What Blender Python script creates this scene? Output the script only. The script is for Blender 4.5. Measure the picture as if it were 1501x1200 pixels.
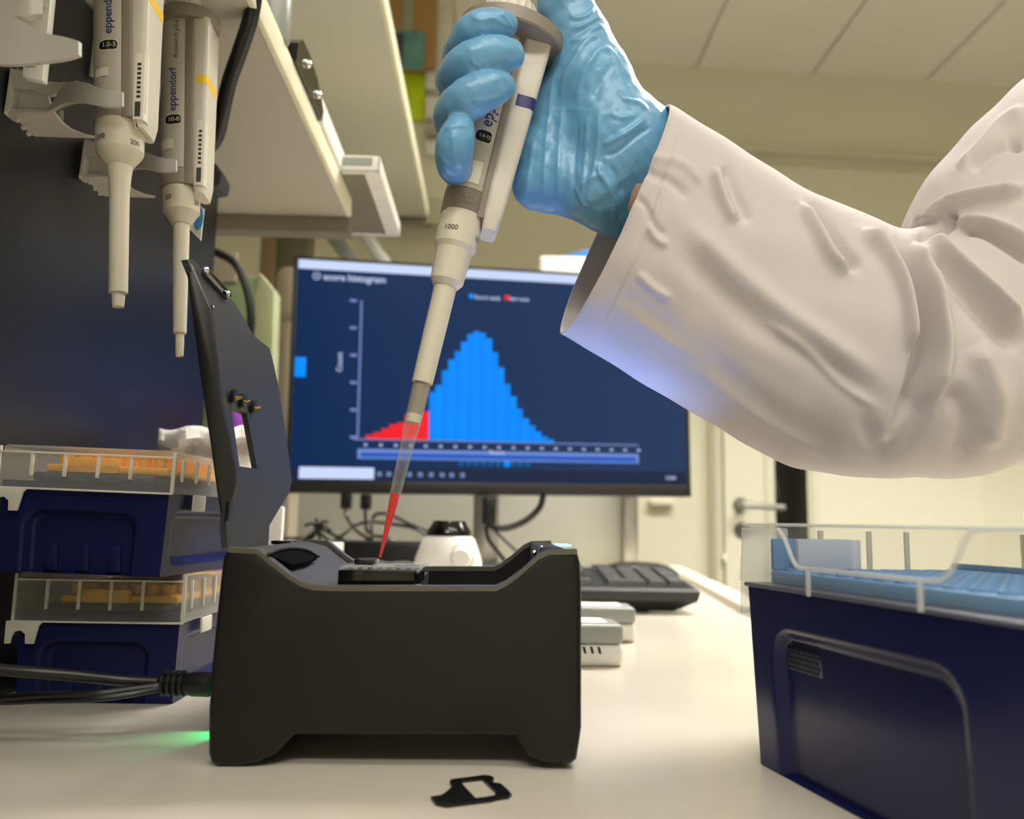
import bpy, bmesh, math, random
import numpy as np
from mathutils import Vector, Matrix, Euler

random.seed(7); rng = np.random.default_rng(7)
scene = bpy.context.scene
for o in list(bpy.data.objects): bpy.data.objects.remove(o)
COL = scene.collection

# ------------------------------------------------------------------ camera
IMG_W, IMG_H, FPX = 1501.0, 1200.0, 1230.0
ROLL, YAW, PITCH = 0.018, 0.0240, math.atan(0.1338)
CAMZ = 0.080
Fv = Vector((math.sin(YAW)*math.cos(PITCH), math.cos(YAW)*math.cos(PITCH), math.sin(PITCH)))
R0 = Vector((math.cos(YAW), -math.sin(YAW), 0)); U0 = R0.cross(Fv)
Uv = U0*math.cos(ROLL) - R0*math.sin(ROLL); Rv = R0*math.cos(ROLL) + U0*math.sin(ROLL)
CAMP = Vector((0, 0, CAMZ))
cam_d = bpy.data.cameras.new('camera'); cam = bpy.data.objects.new('camera', cam_d); COL.objects.link(cam)
cam.matrix_world = Matrix(((Rv.x, Uv.x, -Fv.x, 0), (Rv.y, Uv.y, -Fv.y, 0), (Rv.z, Uv.z, -Fv.z, CAMZ), (0, 0, 0, 1)))
cam_d.sensor_fit = 'HORIZONTAL'; cam_d.sensor_width = 36; cam_d.lens = FPX/IMG_W*36
cam_d.clip_start = .01; cam_d.clip_end = 50
cam_d.dof.use_dof = True; cam_d.dof.focus_distance = .345; cam_d.dof.aperture_fstop = 10.5
scene.camera = cam

# ------------------------------------------------------------------ world, lamps, exposure
world = bpy.data.worlds.new('world'); scene.world = world; world.use_nodes = True
world.node_tree.nodes['Background'].inputs[0].default_value = (1.0, .94, .80, 1)
world.node_tree.nodes['Background'].inputs[1].default_value = .32
def area(name, loc, aim, sx, sy, power, col=(1, .958, .885), spread=170):
    d = bpy.data.lights.new(name, 'AREA'); d.shape = 'RECTANGLE'; d.size = sx; d.size_y = sy
    d.energy = power; d.color = col; d.spread = math.radians(spread)
    o = bpy.data.objects.new(name, d); COL.objects.link(o); o.location = loc
    o.rotation_euler = (Vector(aim)-Vector(loc)).to_track_quat('-Z', 'Y').to_euler()
    return o
area('ceiling_lamp_near', (.55, -.35, 1.40), (.55, -.35, 0), 1.3, .35, 9)
area('ceiling_lamp_middle', (.9, 1.15, 1.40), (.9, 1.15, 0), 1.5, .35, 42, spread=118)
area('ceiling_lamp_right', (2.5, .9, 1.40), (2.5, .9, 0), 1.3, .35, 34, spread=118)
area('ceiling_lamp_left', (-.1, -1.1, 1.40), (-.1, -1.1, 0), 1.3, .35, 26)
scene.view_settings.view_transform = 'Standard'; scene.view_settings.look = 'None'
scene.view_settings.gamma = 1; scene.view_settings.use_curve_mapping = False
scene.view_settings.exposure = 0.0
try:
    scene.cycles.transparent_max_bounces = 24; scene.cycles.max_bounces = 8
except Exception: pass

# ------------------------------------------------------------------ pixel rays to places in the room
def ray(px, py):
    x = (px-IMG_W/2)/FPX; y = (IMG_H/2-py)/FPX
    return Rv*x + Uv*y + Fv
def WY(px, py, Y):
    d = ray(px, py); return CAMP + d*(Y/d.y)
def WZ(px, py, Z):
    d = ray(px, py); return CAMP + d*((Z-CAMZ)/d.z)
def WX(px, py, X):
    d = ray(px, py); return CAMP + d*(X/d.x)
def WP(px, py, P0, N):
    d = ray(px, py); return CAMP + d*((P0-CAMP).dot(N)/d.dot(N))
def PX(P):
    v = Vector(P)-CAMP; w = v.dot(Fv)
    return (IMG_W/2 + FPX*v.dot(Rv)/w, IMG_H/2 - FPX*v.dot(Uv)/w)
def camdepth(P): return (Vector(P)-CAMP).dot(Fv)

# ------------------------------------------------------------------ materials
def lin(c):
    return tuple(((v/255)/12.92 if v/255 <= .04045 else ((v/255+.055)/1.055)**2.4) for v in c)
def mat(name, rgb, rough=.5, metal=0., spec=.5, var=.04, nscale=40., bump=0., bscale=300., trans=0., coat=0., subs=0., emit=None, estr=0.):
    m = bpy.data.materials.new(name); m.use_nodes = True; nt = m.node_tree; b = nt.nodes['Principled BSDF']
    c = lin(rgb)
    tc = nt.nodes.new('ShaderNodeTexCoord'); n = nt.nodes.new('ShaderNodeTexNoise'); n.inputs['Scale'].default_value = nscale; n.inputs['Detail'].default_value = 3
    nt.links.new(tc.outputs['Object'], n.inputs['Vector'])
    r = nt.nodes.new('ShaderNodeValToRGB'); r.color_ramp.elements[0].position = .3; r.color_ramp.elements[1].position = .7
    r.color_ramp.elements[0].color = (*[v*(1-var) for v in c], 1); r.color_ramp.elements[1].color = (*[min(1, v*(1+var)) for v in c], 1)
    nt.links.new(n.outputs['Fac'], r.inputs['Fac']); nt.links.new(r.outputs['Color'], b.inputs['Base Color'])
    b.inputs['Roughness'].default_value = rough; b.inputs['Metallic'].default_value = metal
    b.inputs['Specular IOR Level'].default_value = spec; b.inputs['Transmission Weight'].default_value = trans
    b.inputs['Coat Weight'].default_value = coat
    if subs: b.inputs['Subsurface Weight'].default_value = subs; b.inputs['Subsurface Scale'].default_value = .004
    if bump:
        n2 = nt.nodes.new('ShaderNodeTexNoise'); n2.inputs['Scale'].default_value = bscale; n2.inputs['Detail'].default_value = 4
        nt.links.new(tc.outputs['Object'], n2.inputs['Vector'])
        bp = nt.nodes.new('ShaderNodeBump'); bp.inputs['Strength'].default_value = bump; bp.inputs['Distance'].default_value = .001
        nt.links.new(n2.outputs['Fac'], bp.inputs['Height']); nt.links.new(bp.outputs['Normal'], b.inputs['Normal'])
    if emit: b.inputs['Emission Color'].default_value = (*lin(emit), 1); b.inputs['Emission Strength'].default_value = estr
    return m
def clear(name, rgb, opac, rough=.15, fres=1.0):
    """thin see-through plastic: mostly transparent, glossier and milkier at glancing angles"""
    m = bpy.data.materials.new(name); m.use_nodes = True; nt = m.node_tree; b = nt.nodes['Principled BSDF']
    b.inputs['Base Color'].default_value = (*lin(rgb), 1); b.inputs['Roughness'].default_value = rough
    t = nt.nodes.new('ShaderNodeBsdfTransparent'); t.inputs[0].default_value = (.96, .96, .95, 1)
    mx = nt.nodes.new('ShaderNodeMixShader'); lw = nt.nodes.new('ShaderNodeLayerWeight'); lw.inputs['Blend'].default_value = .35
    mr = nt.nodes.new('ShaderNodeMapRange'); mr.inputs['To Min'].default_value = opac; mr.inputs['To Max'].default_value = min(1, opac+.55*fres)
    n = nt.nodes.new('ShaderNodeTexNoise'); n.inputs['Scale'].default_value = 25; ma = nt.nodes.new('ShaderNodeMath'); ma.operation = 'MULTIPLY_ADD'
    ma.inputs[1].default_value = .08
    nt.links.new(n.outputs['Fac'], ma.inputs[0]); nt.links.new(lw.outputs['Facing'], ma.inputs[2])
    nt.links.new(ma.outputs[0], mr.inputs['Value']); nt.links.new(mr.outputs[0], mx.inputs[0])
    nt.links.new(t.outputs[0], mx.inputs[1]); nt.links.new(b.outputs[0], mx.inputs[2])
    nt.links.new(mx.outputs[0], nt.nodes['Material Output'].inputs['Surface'])
    return m
def glow(name, rgb, s=1.0):
    m = bpy.data.materials.new(name); m.use_nodes = True; nt = m.node_tree; b = nt.nodes['Principled BSDF']
    b.inputs['Base Color'].default_value = (0.004, .004, .005, 1); b.inputs['Roughness'].default_value = .35; b.inputs['Specular IOR Level'].default_value = .08
    b.inputs['Emission Color'].default_value = (*lin(rgb), 1); b.inputs['Emission Strength'].default_value = s
    return m

# ------------------------------------------------------------------ mesh helpers
class MB:
    def __init__(s): s.v = []; s.f = []; s.smooth = True
    def add(s, vs, fs):
        n = len(s.v); s.v += [Vector(v) for v in vs]; s.f += [tuple(i+n for i in f) for f in fs]; return s
    def box(s, lo, hi, bev=0., seg=2, M=None):
        bm = bmesh.new(); bmesh.ops.create_cube(bm, size=1)
        lo = Vector(lo); hi = Vector(hi); c = (lo+hi)/2; d = hi-lo
        for v in bm.verts: v.co = Vector((c.x+v.co.x*d.x, c.y+v.co.y*d.y, c.z+v.co.z*d.z))
        if bev: bmesh.ops.bevel(bm, geom=list(bm.edges), offset=min(bev, abs(d.x)*.48, abs(d.y)*.48, abs(d.z)*.48), segments=seg, affect='EDGES', profile=.5)
        return s._bm(bm, M)
    def _bm(s, bm, M=None):
        bm.verts.ensure_lookup_table(); bmesh.ops.recalc_face_normals(bm, faces=list(bm.faces))
        for i, v in enumerate(bm.verts): v.index = i
        s.add([(M @ v.co if M else v.co) for v in bm.verts], [[v.index for v in f.verts] for f in bm.faces]); bm.free(); return s
    def prism(s, base, ext, bev=0., seg=2, bevel_front=False, M=None):
        """polygon of 3-D points pushed along ext"""
        bm = bmesh.new(); ext = Vector(ext); a = [bm.verts.new(Vector(p)) for p in base]; b = [bm.verts.new(Vector(p)+ext) for p in base]
        n = len(a); fa = bm.faces.new(a); bm.faces.new(list(reversed(b)))
        for i in range(n): bm.faces.new((a[i], b[i], b[(i+1) % n], a[(i+1) % n]))
        bmesh.ops.recalc_face_normals(bm, faces=list(bm.faces))
        if bev:
            ge = list(fa.edges) if bevel_front else list(bm.edges)
            bmesh.ops.bevel(bm, geom=ge, offset=bev, segments=seg, affect='EDGES', profile=.5)
        return s._bm(bm, M)
    def tube(s, pts, rad, seg=10, closed=False):
        pts = [Vector(p) for p in pts]; n = len(pts)
        if not hasattr(rad, '__len__'): rad = [rad]*n
        vs = []; up = None
        for i, p in enumerate(pts):
            t = (pts[min(i+1, n-1)]-pts[max(i-1, 0)]).normalized()
            if up is None: up = t.orthogonal().normalized()
            up = (up - t*up.dot(t)).normalized(); w = t.cross(up)
            for k in range(seg):
                a = 2*math.pi*k/seg; vs.append(p + (up*math.cos(a)+w*math.sin(a))*rad[i])
        fs = [(i*seg+k, i*seg+(k+1) % seg, (i+1)*seg+(k+1) % seg, (i+1)*seg+k) for i in range(n-1) for k in range(seg)]
        fs += [tuple(reversed(range(seg))), tuple((n-1)*seg+k for k in range(seg))]
        return s.add(vs, fs)
    def lathe(s, prof, M=None, seg=32, sx=1., sy=1.):
        """profile [(r,z)] spun about local z"""
        vs = []; n = len(prof)
        for r, z in prof:
            for k in range(seg):
                a = 2*math.pi*k/seg; v = Vector((r*math.cos(a)*sx, r*math.sin(a)*sy, z)); vs.append(M @ v if M else v)
        fs = [(i*seg+k, i*seg+(k+1) % seg, (i+1)*seg+(k+1) % seg, (i+1)*seg+k) for i in range(n-1) for k in range(seg)]
        fs += [tuple(reversed(range(seg))), tuple((n-1)*seg+k for k in range(seg))]
        return s.add(vs, fs)
    def loft(s, rings, cap=True):
        n = len(rings[0]); vs = [p for r in rings for p in r]
        fs = [(i*n+k, i*n+(k+1) % n, (i+1)*n+(k+1) % n, (i+1)*n+k) for i in range(len(rings)-1) for k in range(n)]
        if cap: fs += [tuple(reversed(range(n))), tuple((len(rings)-1)*n+k for k in range(n))]
        return s.add(vs, fs)
    def ball(s, c, r, seg=14, sc=(1, 1, 1)):
        prof = [(max(1e-5, math.sin(math.pi*i/seg)), -math.cos(math.pi*i/seg)) for i in range(seg+1)]
        M = Matrix.Translation(Vector(c)) @ Matrix.Diagonal((r*sc[0], r*sc[1], r*sc[2], 1))
        return s.lathe(prof, M, seg*2)
    def build(s, name, m, parent=None, local=False, smooth=True, angle=35):
        me = bpy.data.meshes.new(name); vs = s.v
        if parent is not None and not local:
            inv = WM[parent.name].inverted(); vs = [inv @ v for v in vs]
        me.from_pydata([tuple(v) for v in vs], [], s.f); me.validate(); me.update()
        if smooth:
            me.shade_smooth()
            try: me.set_sharp_from_angle(angle=math.radians(angle))
            except Exception: pass
        me.materials.append(m)
        o = bpy.data.objects.new(name, me); COL.objects.link(o)
        if parent is not None: o.parent = parent; WM[o.name] = WM[parent.name]
        else: WM[o.name] = Matrix.Identity(4)
        return o
WM = {}
def thing(name, label, cat, M=None, group=None):
    o = bpy.data.objects.new(name, None); COL.objects.link(o); o.empty_display_size = .01
    if M is None: M = Matrix.Identity(4)
    elif not isinstance(M, Matrix): M = Matrix.Translation(Vector(M))
    o.matrix_world = M; WM[o.name] = M.copy(); o['label'] = label; o['category'] = cat
    if group: o['group'] = group
    return o
def tag(o, label, cat, group=None):
    """one-mesh thing: move its origin to its base centre"""
    me = o.data; n = len(me.vertices); co = np.empty(n*3); me.vertices.foreach_get('co', co); co = co.reshape(-1, 3)
    c = (co.min(0)+co.max(0))/2; c[2] = co[:, 2].min(); co -= c; me.vertices.foreach_set('co', co.ravel()); me.update(); o.location = Vector(c)
    WM[o.name] = Matrix.Translation(Vector(c))
    o['label'] = label; o['category'] = cat
    if group: o['group'] = group
    return o
def struct(o): o['kind'] = 'structure'; return o
def frame(o, x, y, z=None):
    x = Vector(x).normalized(); y = Vector(y); y = (y-x*y.dot(x)).normalized(); z = x.cross(y)
    M = Matrix((x, y, z)).transposed().to_4x4(); M.translation = Vector(o); return M
def text_geo(txt, size, bold=0., align='LEFT'):
    cu = bpy.data.curves.new('t', 'FONT'); cu.body = txt; cu.size = size; cu.offset = bold; cu.align_x = align; cu.resolution_u = 3
    ob = bpy.data.objects.new('t', cu); COL.objects.link(ob)
    dg = bpy.context.evaluated_depsgraph_get(); me = bpy.data.meshes.new_from_object(ob.evaluated_get(dg))
    v = [tuple(p.co) for p in me.vertices]; f = [tuple(p.vertices) for p in me.polygons]
    bpy.data.objects.remove(ob); bpy.data.curves.remove(cu); bpy.data.meshes.remove(me); return v, f
def put_text(mb, txt, size, fn, bold=0., align='LEFT'):
    v, f = text_geo(txt, size, bold, align); mb.add([fn(p[0], p[1]) for p in v], f)
def spline(pts, n=60):
    """smooth curve through the points"""
    pts = [Vector(p) for p in pts]; P = [pts[0]*2-pts[1]]+pts+[pts[-1]*2-pts[-2]]; out = []; m = len(pts)-1
    for i in range(m):
        a, b, c, d = P[i:i+4]
        k = max(2, n//m)
        for j in range(k):
            t = j/k; out.append(.5*((2*b)+(c-a)*t+(2*a-5*b+4*c-d)*t*t+(3*b-a-3*c+d)*t**3))
    out.append(pts[-1]); return out

# ------------------------------------------------------------------ palette
M_wall = mat('wall_paint', (226, 222, 198), .75, var=.015, nscale=4, bump=.05)
M_ceil = mat('ceiling_panel', (242, 238, 226), .7, var=.02, nscale=5)
M_floor = mat('floor_vinyl', (120, 118, 110), .5)
M_door = mat('door_paint', (232, 228, 206), .5, var=.015)
M_darkglass = mat('dark_glass', (16, 18, 17), .12, spec=.6, var=.4, nscale=6)
M_steel = mat('brushed_steel', (170, 168, 160), .32, metal=.9)
M_bench = mat('bench_laminate', (212, 205, 190), .22, var=.025, nscale=9, spec=.5, bump=.02, bscale=60)
M_shelf = mat('shelf_laminate', (186, 180, 164), .55, var=.03, nscale=3)
M_shelfedge = mat('shelf_edge_band', (250, 245, 215), .45)
M_shelf2 = mat('upper_shelf_laminate', (205, 203, 184), .5, var=.03, nscale=2)
M_navy = mat('navy_panel', (22, 24, 34), .38, var=.12, nscale=30, bump=.12, bscale=900, spec=.5)
M_litrim = mat('rim_lit_edge', (104, 100, 92), .35, metal=.5)  # paler than the shell: paints in light caught by the sequencer's top edges
M_recess = mat('recess_black', (4, 4, 5), .8, spec=.03)
M_blackmetal = mat('black_satin', (27, 25, 23), .42, spec=.32, var=.05, nscale=60, bump=.04, bscale=2500)
M_black = mat('black_plastic', (15, 15, 16), .38, var=.1)
M_blackgloss = mat('black_gloss', (8, 8, 10), .12, var=.1, coat=.3)
M_slate = mat('slate_coating', (36, 37, 44), .5, var=.06, nscale=400, bump=.15, bscale=3000)
M_lidface = mat('lid_inner_coating', (40, 42, 46), .42, var=.06, nscale=200, bump=.06, bscale=2500)
M_gold = mat('gold_contact', (225, 190, 90), .25, metal=1)
M_chrome = mat('chrome', (225, 225, 225), .15, metal=1)
M_pbody = mat('pipette_grey_shell', (190, 184, 170), .38, var=.015)
M_pwhite = mat('pipette_ivory_shell', (214, 208, 194), .35, var=.015)
M_ptaupe = mat('pipette_taupe', (140, 131, 117), .42, var=.02)
M_pcone = mat('pipette_cone', (216, 209, 190), .33, var=.015)
M_ptip = mat('pipette_nozzle', (165, 158, 140), .4)
M_textblue = mat('print_blue', (28, 42, 130), .5)
M_textblack = mat('print_black', (35, 34, 32), .5)
M_yellow = mat('band_yellow', (250, 205, 30), .35)
M_bandblue = mat('band_blue', (44, 46, 112), .35)
M_label = mat('label_paper', (228, 222, 206), .6)
M_disp = mat('display_dark', (34, 32, 28), .15)
M_digit = mat('display_digits', (190, 188, 175), .5)
M_holder = mat('holder_plastic', (196, 193, 184), .35, var=.02)
M_boxblue = mat('box_navy_plastic', (24, 30, 78), .3, var=.06, nscale=25, spec=.2)
M_boxblue2 = mat('rack_navy_plastic', (28, 33, 78), .2, var=.05, nscale=25, spec=.4)
M_lid = clear('frosted_lid', (250, 246, 232), .14, .3, .5)
M_lidrib = clear('frosted_lid_rib', (250, 246, 232), .75, .3)
M_clear = clear('clear_lid', (225, 228, 225), .03, .06, .45)
M_clearrib = clear('clear_lid_rib', (245, 247, 245), .28, .12, .6)
M_orange = mat('orange_tray', (255, 186, 50), .4, subs=.2)
M_paleblue = mat('pale_blue_tray', (104, 156, 206), .4, subs=.1)
M_glove = mat('nitrile_glove', (106, 164, 204), .32, var=.07, nscale=60, bump=.22, bscale=420, spec=.5)
M_skin = mat('skin', (205, 165, 145), .5, subs=.2)
M_cloth = mat('white_cotton', (200, 192, 190), .85, var=.02, nscale=30, spec=.2)
M_white = mat('white_plastic', (238, 236, 228), .35)
M_whitepaper = mat('white_paper', (232, 230, 228), .75, var=.03)
M_greyplastic = mat('grey_plastic', (152, 156, 150), .4)
M_keys = mat('key_black', (70, 70, 68), .5)
M_kb = mat('keyboard_black', (26, 27, 26), .45)
M_tip = clear('tip_clear', (225, 225, 218), .04, .08, .45)
M_filter = mat('tip_filter', (235, 228, 205), .8)
M_liquid = mat('red_liquid', (240, 14, 6), .12, spec=.5, var=.03)
M_cable = mat('cable_rubber', (20, 20, 21), .36)
M_greybeam = mat('grey_rail', (128, 122, 106), .6)
M_partition = mat('grey_partition', (186, 186, 176), .6, var=.02, nscale=6)

# ------------------------------------------------------------------ the room
ZC, ZF = CAMZ+1.36, -.90
wl = WZ(920, 92, ZC); wr = WZ(1500, 128, ZC)
wdir = (wr-wl); wdir.z = 0; wdir.normalize(); wn = Vector((wdir.y, -wdir.x, 0))       # wn points to the camera side
wo = wl.copy(); wo.z = 0
def wallpt(px, py, off=0.): return WP(px, py, wo+wn*off, wn)
def wall_box(mb, x0, y0, x1, y1, a, b, bev=.003):
    """box on the back wall whose face spans two pixel corners, from offset a to b off the wall"""
    p = wallpt(x0, y0, b); q = wallpt(x1, y1, b)
    u0 = (p-wo).dot(wdir); u1 = (q-wo).dot(wdir)
    M = frame(wo, wdir, -wn)
    mb.box((min(u0, u1), -b, min(p.z, q.z)), (max(u0, u1), -a, max(p.z, q.z)), bev, M=M)
m = MB(); M = frame(wo, wdir, -wn); m.box((-3.2, 0, ZF), (4.2, .1, ZC+.05), M=M); struct(m.build('wall_back', M_wall, smooth=False))
m = MB(); m.box((-.85, -2.6, ZF), (-.75, 3.2, ZC+.05)); struct(m.build('wall_left', M_wall, smooth=False))
m = MB(); m.box((3.6, -2.6, ZF), (3.7, 3.2, ZC+.05)); struct(m.build('wall_right', M_wall, smooth=False))
m = MB(); m.box((-.85, -2.7, ZF), (3.7, -2.6, ZC+.05)); struct(m.build('wall_front', M_wall, smooth=False))
m = MB(); m.box((-.85, -2.7, ZF-.05), (3.7, 3.2, ZF)); struct(m.build('floor', M_floor, smooth=False))
m = MB(); m.box((-.85, -2.7, ZC+.0102), (3.7, 3.4, ZC+.06)); ceil = struct(m.build('ceiling', M_ceil, smooth=False))
jx = [WZ(1065, 0, ZC).x, WZ(1270, 0, ZC).x, WZ(1475, 0, ZC).x]; pitch = (jx[2]-jx[0])/2
for i in range(-6, 6):
    x0 = jx[0]+i*pitch
    if x0 < -.84 or x0 > 3.4: continue
    m = MB(); m.box((x0+.004, -2.6, ZC), (x0+pitch-.004, 2.75, ZC+.010), .003); m.build('ceiling_panel', M_ceil, ceil, smooth=False)

# door with frame, glazed strip, handle and lock rose
door = struct(MB().build('door_1', M_door)); door.data.materials.clear()
bpy.data.objects.remove(door)
m = MB(); wall_box(m, 1055, 238, 1480, 1400, .0, .02); door = struct(m.build('door_1', M_door))
m = MB(); wall_box(m, 1038, 205, 1056, 1400, .0, .045, .008); m.build('door_frame', M_door, door)
m = MB(); wall_box(m, 1038, 212, 1490, 238, .0, .045, .008); m.build('door_frame', M_door, door)
m = MB(); wall_box(m, 1048, 238, 1058, 1400, .0, .03, .002); m.build('frame_rebate', M_shelf2, door)
m = MB(); wall_box(m, 1126, 278, 1190, 930, .02, .0235, .001); m.build('glass_strip', M_darkglass, door)
m = MB()
wall_box(m, 1188, 275, 1196, 935, .018, .027, .002); wall_box(m, 1121, 275, 1127, 935, .018, .027, .002)
m.build('glazing_bead', M_door, door)
def roundel(mb, px, py, r, a, b):
    c = wallpt(px, py, a); Mx = frame(c, wdir, Vector((0, 0, 1)))      # local z = wdir x up = -wn
    mb.lathe([(r*.96, 0), (r, -.002), (r*.9, -(b-a)), (.001, -(b-a))], Mx, 24)
m = MB(); roundel(m, 1086, 741, .025, .02, .03); hd = m.build('handle_rose', M_steel, door)
p0 = wallpt(1086, 741, .03); p1 = wallpt(1088, 741, .07); p2 = wallpt(1100, 741, .078); p3 = wallpt(1150, 744, .078)
m = MB(); m.tube(spline([p0, p1, p2, p3], 24), .009, 12); m.build('handle_lever', M_steel, door)
m = MB(); roundel(m, 1088, 778, .025, .02, .03); m.build('lock_rose', M_steel, door)
m = MB(); roundel(m, 1066, 817, .012, .02, .035); tag(m.build('door_bumper', M_shelfedge), 'small cream round stopper low on the door below the lock', 'stopper')
m = MB(); wall_box(m, 953, 730, 990, 741, .0, .03, .006); tag(m.build('wall_switch', M_door), 'small cream wall switch box beside the right end of the monitor', 'switch')
m = MB(); wall_box(m, 1184, 500, 1186, 505, 0, .001); 

# ------------------------------------------------------------------ bench top
e0 = WZ(1005, 852, 0); e1 = WZ(1090, 901, 0)
back = 1.52
t = (back-e0.y)/(e0.y-e1.y); eb = e0+(e0-e1)*t
outline = [(-.74, -.5, 0), (1.1, -.5, 0), (1.1, e1.y-.02, 0), (e1.x, e1.y-.02, 0), (eb.x, back, 0), (-.74, back, 0)]
m = MB(); m.prism(outline, (0, 0, -.03), .002)
bench = tag(m.build('lab_bench', M_bench), 'cream laminate laboratory bench with a soft sheen', 'bench')
m = MB(); dv = (eb-e1).normalized(); pr = Vector((dv.y, -dv.x, 0))
m.prism([e1+Vector((0, 0, -.02)), e1+pr*.028+Vector((0, 0, -.02)), e1+pr*.028+Vector((0, 0, .008)), e1+Vector((0, 0, .008))], (eb-e1), .003)
m.build('edge_strip', M_bench, bench)
for (x, y) in ((-.6, -.3), (1.0, -.3), (1.0, .6), (.1, 1.4), (-.6, 1.4)):
    m = MB(); m.box((x-.025, y-.025, ZF), (x+.025, y+.025, -.03), .003)
    m.build('leg', M_steel, bench)

# partition behind the bench equipment with its posts
YP = 1.42
pz = Vector((0, 0, 1))
def ybox(mb, x0, y0, x1, y1, Y, d, bev=.003):
    """box whose face (at depth Y, towards the camera) spans two pixel corners"""
    a = WY(x0, y0, Y); b = WY(x1, y1, Y)
    mb.box((min(a.x, b.x), Y, min(a.z, b.z)), (max(a.x, b.x), Y+d, max(a.z, b.z)), bev); return mb
m = MB(); ybox(m, 330, 600, 912, 836, YP, .02)
m.v = [Vector((v.x, v.y, max(v.z, 0))) for v in m.v]
par = thing('bench_partition', 'pale grey screen standing behind the monitor between aluminium posts', 'partition', (0, YP, 0))
m.build('screen_panel', M_partition, par)
for px in (913,):
    m = MB(); a = WY(px, 800, YP-.01); m.box((a.x, YP-.02, 0), (a.x+.024, YP+.03, .3), .003); m.build('post', M_steel, par)
m = MB(); a = WY(430, 800, YP-.01); m.box((a.x-.02, YP-.02, 0), (a.x+.004, YP+.03, .3), .003); m.build('post', M_steel, par)
m = MB(); a = WY(855, 832, YP-.06); b = WY(908, 832, YP-.06); m.box((a.x, YP-.08, 0), (b.x, YP-.02, .006), .002); m.build('foot_plate', M_shelfedge, par)

# ------------------------------------------------------------------ navy side panel
XN = -.212
e = WX(283, 600, XN); top = WX(310, 232, XN)
YN = .62; ztop = WX(312, 236, XN).z
pan = thing('side_panel', 'dark navy upright side panel carrying the pipette holders', 'panel', (XN-.01, .2, 0))
m = MB(); m.box((XN-.016, -.12, .001), (XN, YN, ztop-.002), .0015); m.build('board', M_navy, pan)
# ------------------------------------------------------------------ shelves
ZS = ztop; _p = WZ(515, 318, ZS); xs = _p.x; YS = _p.y
sh = thing('lower_shelf', 'lower bench shelf seen from below with pale bright front edge', 'shelf', (-.3, .3, ZS))
m = MB(); m.box((-.74, -.3, ZS), (xs-.004, YS, ZS+.016), .001); m.build('board', M_shelf, sh)
m = MB(); m.box((xs-.0038, -.3, ZS-.0002), (xs, YS, ZS+.0162), .0006); m.build('edge_band', M_shelfedge, sh)
m = MB(); m.box((-.74, YS+.001, ZS-.014), (xs-.002, YS+.02, ZS+.0162), .001); m.build('rear_rail', M_greybeam, sh)
ZU = CAMZ+.60; _p = WZ(583, 99, ZU); xu = _p.x; YU = WZ(625, 318, ZU).y
sh = thing('upper_shelf', 'upper shelf further up with a cream front edge above the lower one', 'shelf', (-.3, .6, ZU))
m = MB(); m.box((-.74, .1, ZU), (xu-.006, YU, ZU+.02), .001); m.build('board', M_shelf2, sh)
m = MB(); m.box((xu-.0058, .1, ZU-.0002), (xu, YU, ZU+.022), .0006); m.build('edge_band', M_shelfedge, sh)
m = MB(); m.box((-.74, YU+.001, ZU-.01), (xu-.002, YU+.03, ZU+.03), .001); m.build('rear_rail', M_greybeam, sh)
# shelf upright carrying both boards, behind the navy panel
m = MB(); m.box((-.745, -.3, 0.0), (-.742, 1.4, 1.2)); struct(m.build('trim_1', M_shelf2))

# things on the lower shelf
zt = ZS+.0164
def shelf_at(Y, dz=0): return Vector((xs, Y, zt+dz))
# white open storage tray poking past the shelf edge
m_ = thing('storage_tray', 'white plastic storage tray overhanging the front edge of the lower shelf', 'tray', (-.11, .75, zt))
a = WZ(555, 252, zt); b = WZ(586, 347, zt)
m = MB(); m.box((xs-.06, a.y, zt), (b.x, b.y, zt+.002), .0008)
m.box((b.x-.002, a.y, zt), (b.x, b.y, zt+.014), .0008); m.box((xs-.06, a.y, zt), (b.x, a.y+.002, zt+.014), .0008)
m.box((xs-.06, b.y-.002, zt), (b.x, b.y, zt+.014), .0008); m.build('shell', M_white, m_)
m = MB(); m.box((xs-.05, a.y-.0008, zt+.005), (b.x-.006, a.y+.0002, zt+.0115)); m.build('end_slot', M_greyplastic, m_)
m = MB(); m.box((xs-.03, a.y+.006, zt-.0008), (a.x-.012, b.y-.01, zt-.0001)); m.build('underside_panel', M_greybeam, m_)
Y0p, Y1p = [xs/ray(px, py).x*ray(px, py).y for px, py in ((470, 200), (508, 300))]
m = MB(); m.box((xs-.06, Y0p, zt), (xs+.0015, Y1p, zt+.012), .0006)
m.box((xs-.055, Y0p+.004, zt+.0122), (xs-.001, Y1p-.004, zt+.024), .0006)
tag(m.build('paper_stack', M_whitepaper), 'white stack of papers on the lower shelf beside the black case', 'paper')
DY = Y0p-.502
bc = thing('tool_case', 'black curved case with two shiny studs on the lower shelf', 'case', (xs-.02, .45+DY, zt))
m = MB(); pts = [(xs-.05, .425, zt), (xs-.001, .425, zt), (xs+.003, .44, zt+.018), (xs-.001, .485, zt+.022), (xs-.01, .495, zt+.004), (xs-.05, .495, zt)]
m.loft([[Vector((xs-.05, y+DY, zt)), Vector((xs+.002, y+DY, zt)), Vector((xs+.003, y+DY, zt+h)), Vector((xs-.05, y+DY, zt+h))] for y, h in ((.415, .012), (.425, .02), (.445, .022), (.47, .019), (.494, .008))])
m.build('shell', M_blackgloss, bc)
for y, h in ((.440, .012), (.474, .009)):
    m = MB(); m.ball((xs+.003, y+DY, zt+h), .0028); m.build('stud', M_chrome, bc)
m = MB(); m.lathe([(.008, 0), (.0085, .001), (.0085, .03), (.008, .031)], Matrix.Translation((xs-.006, .395+DY, zt)), 20)
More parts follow.
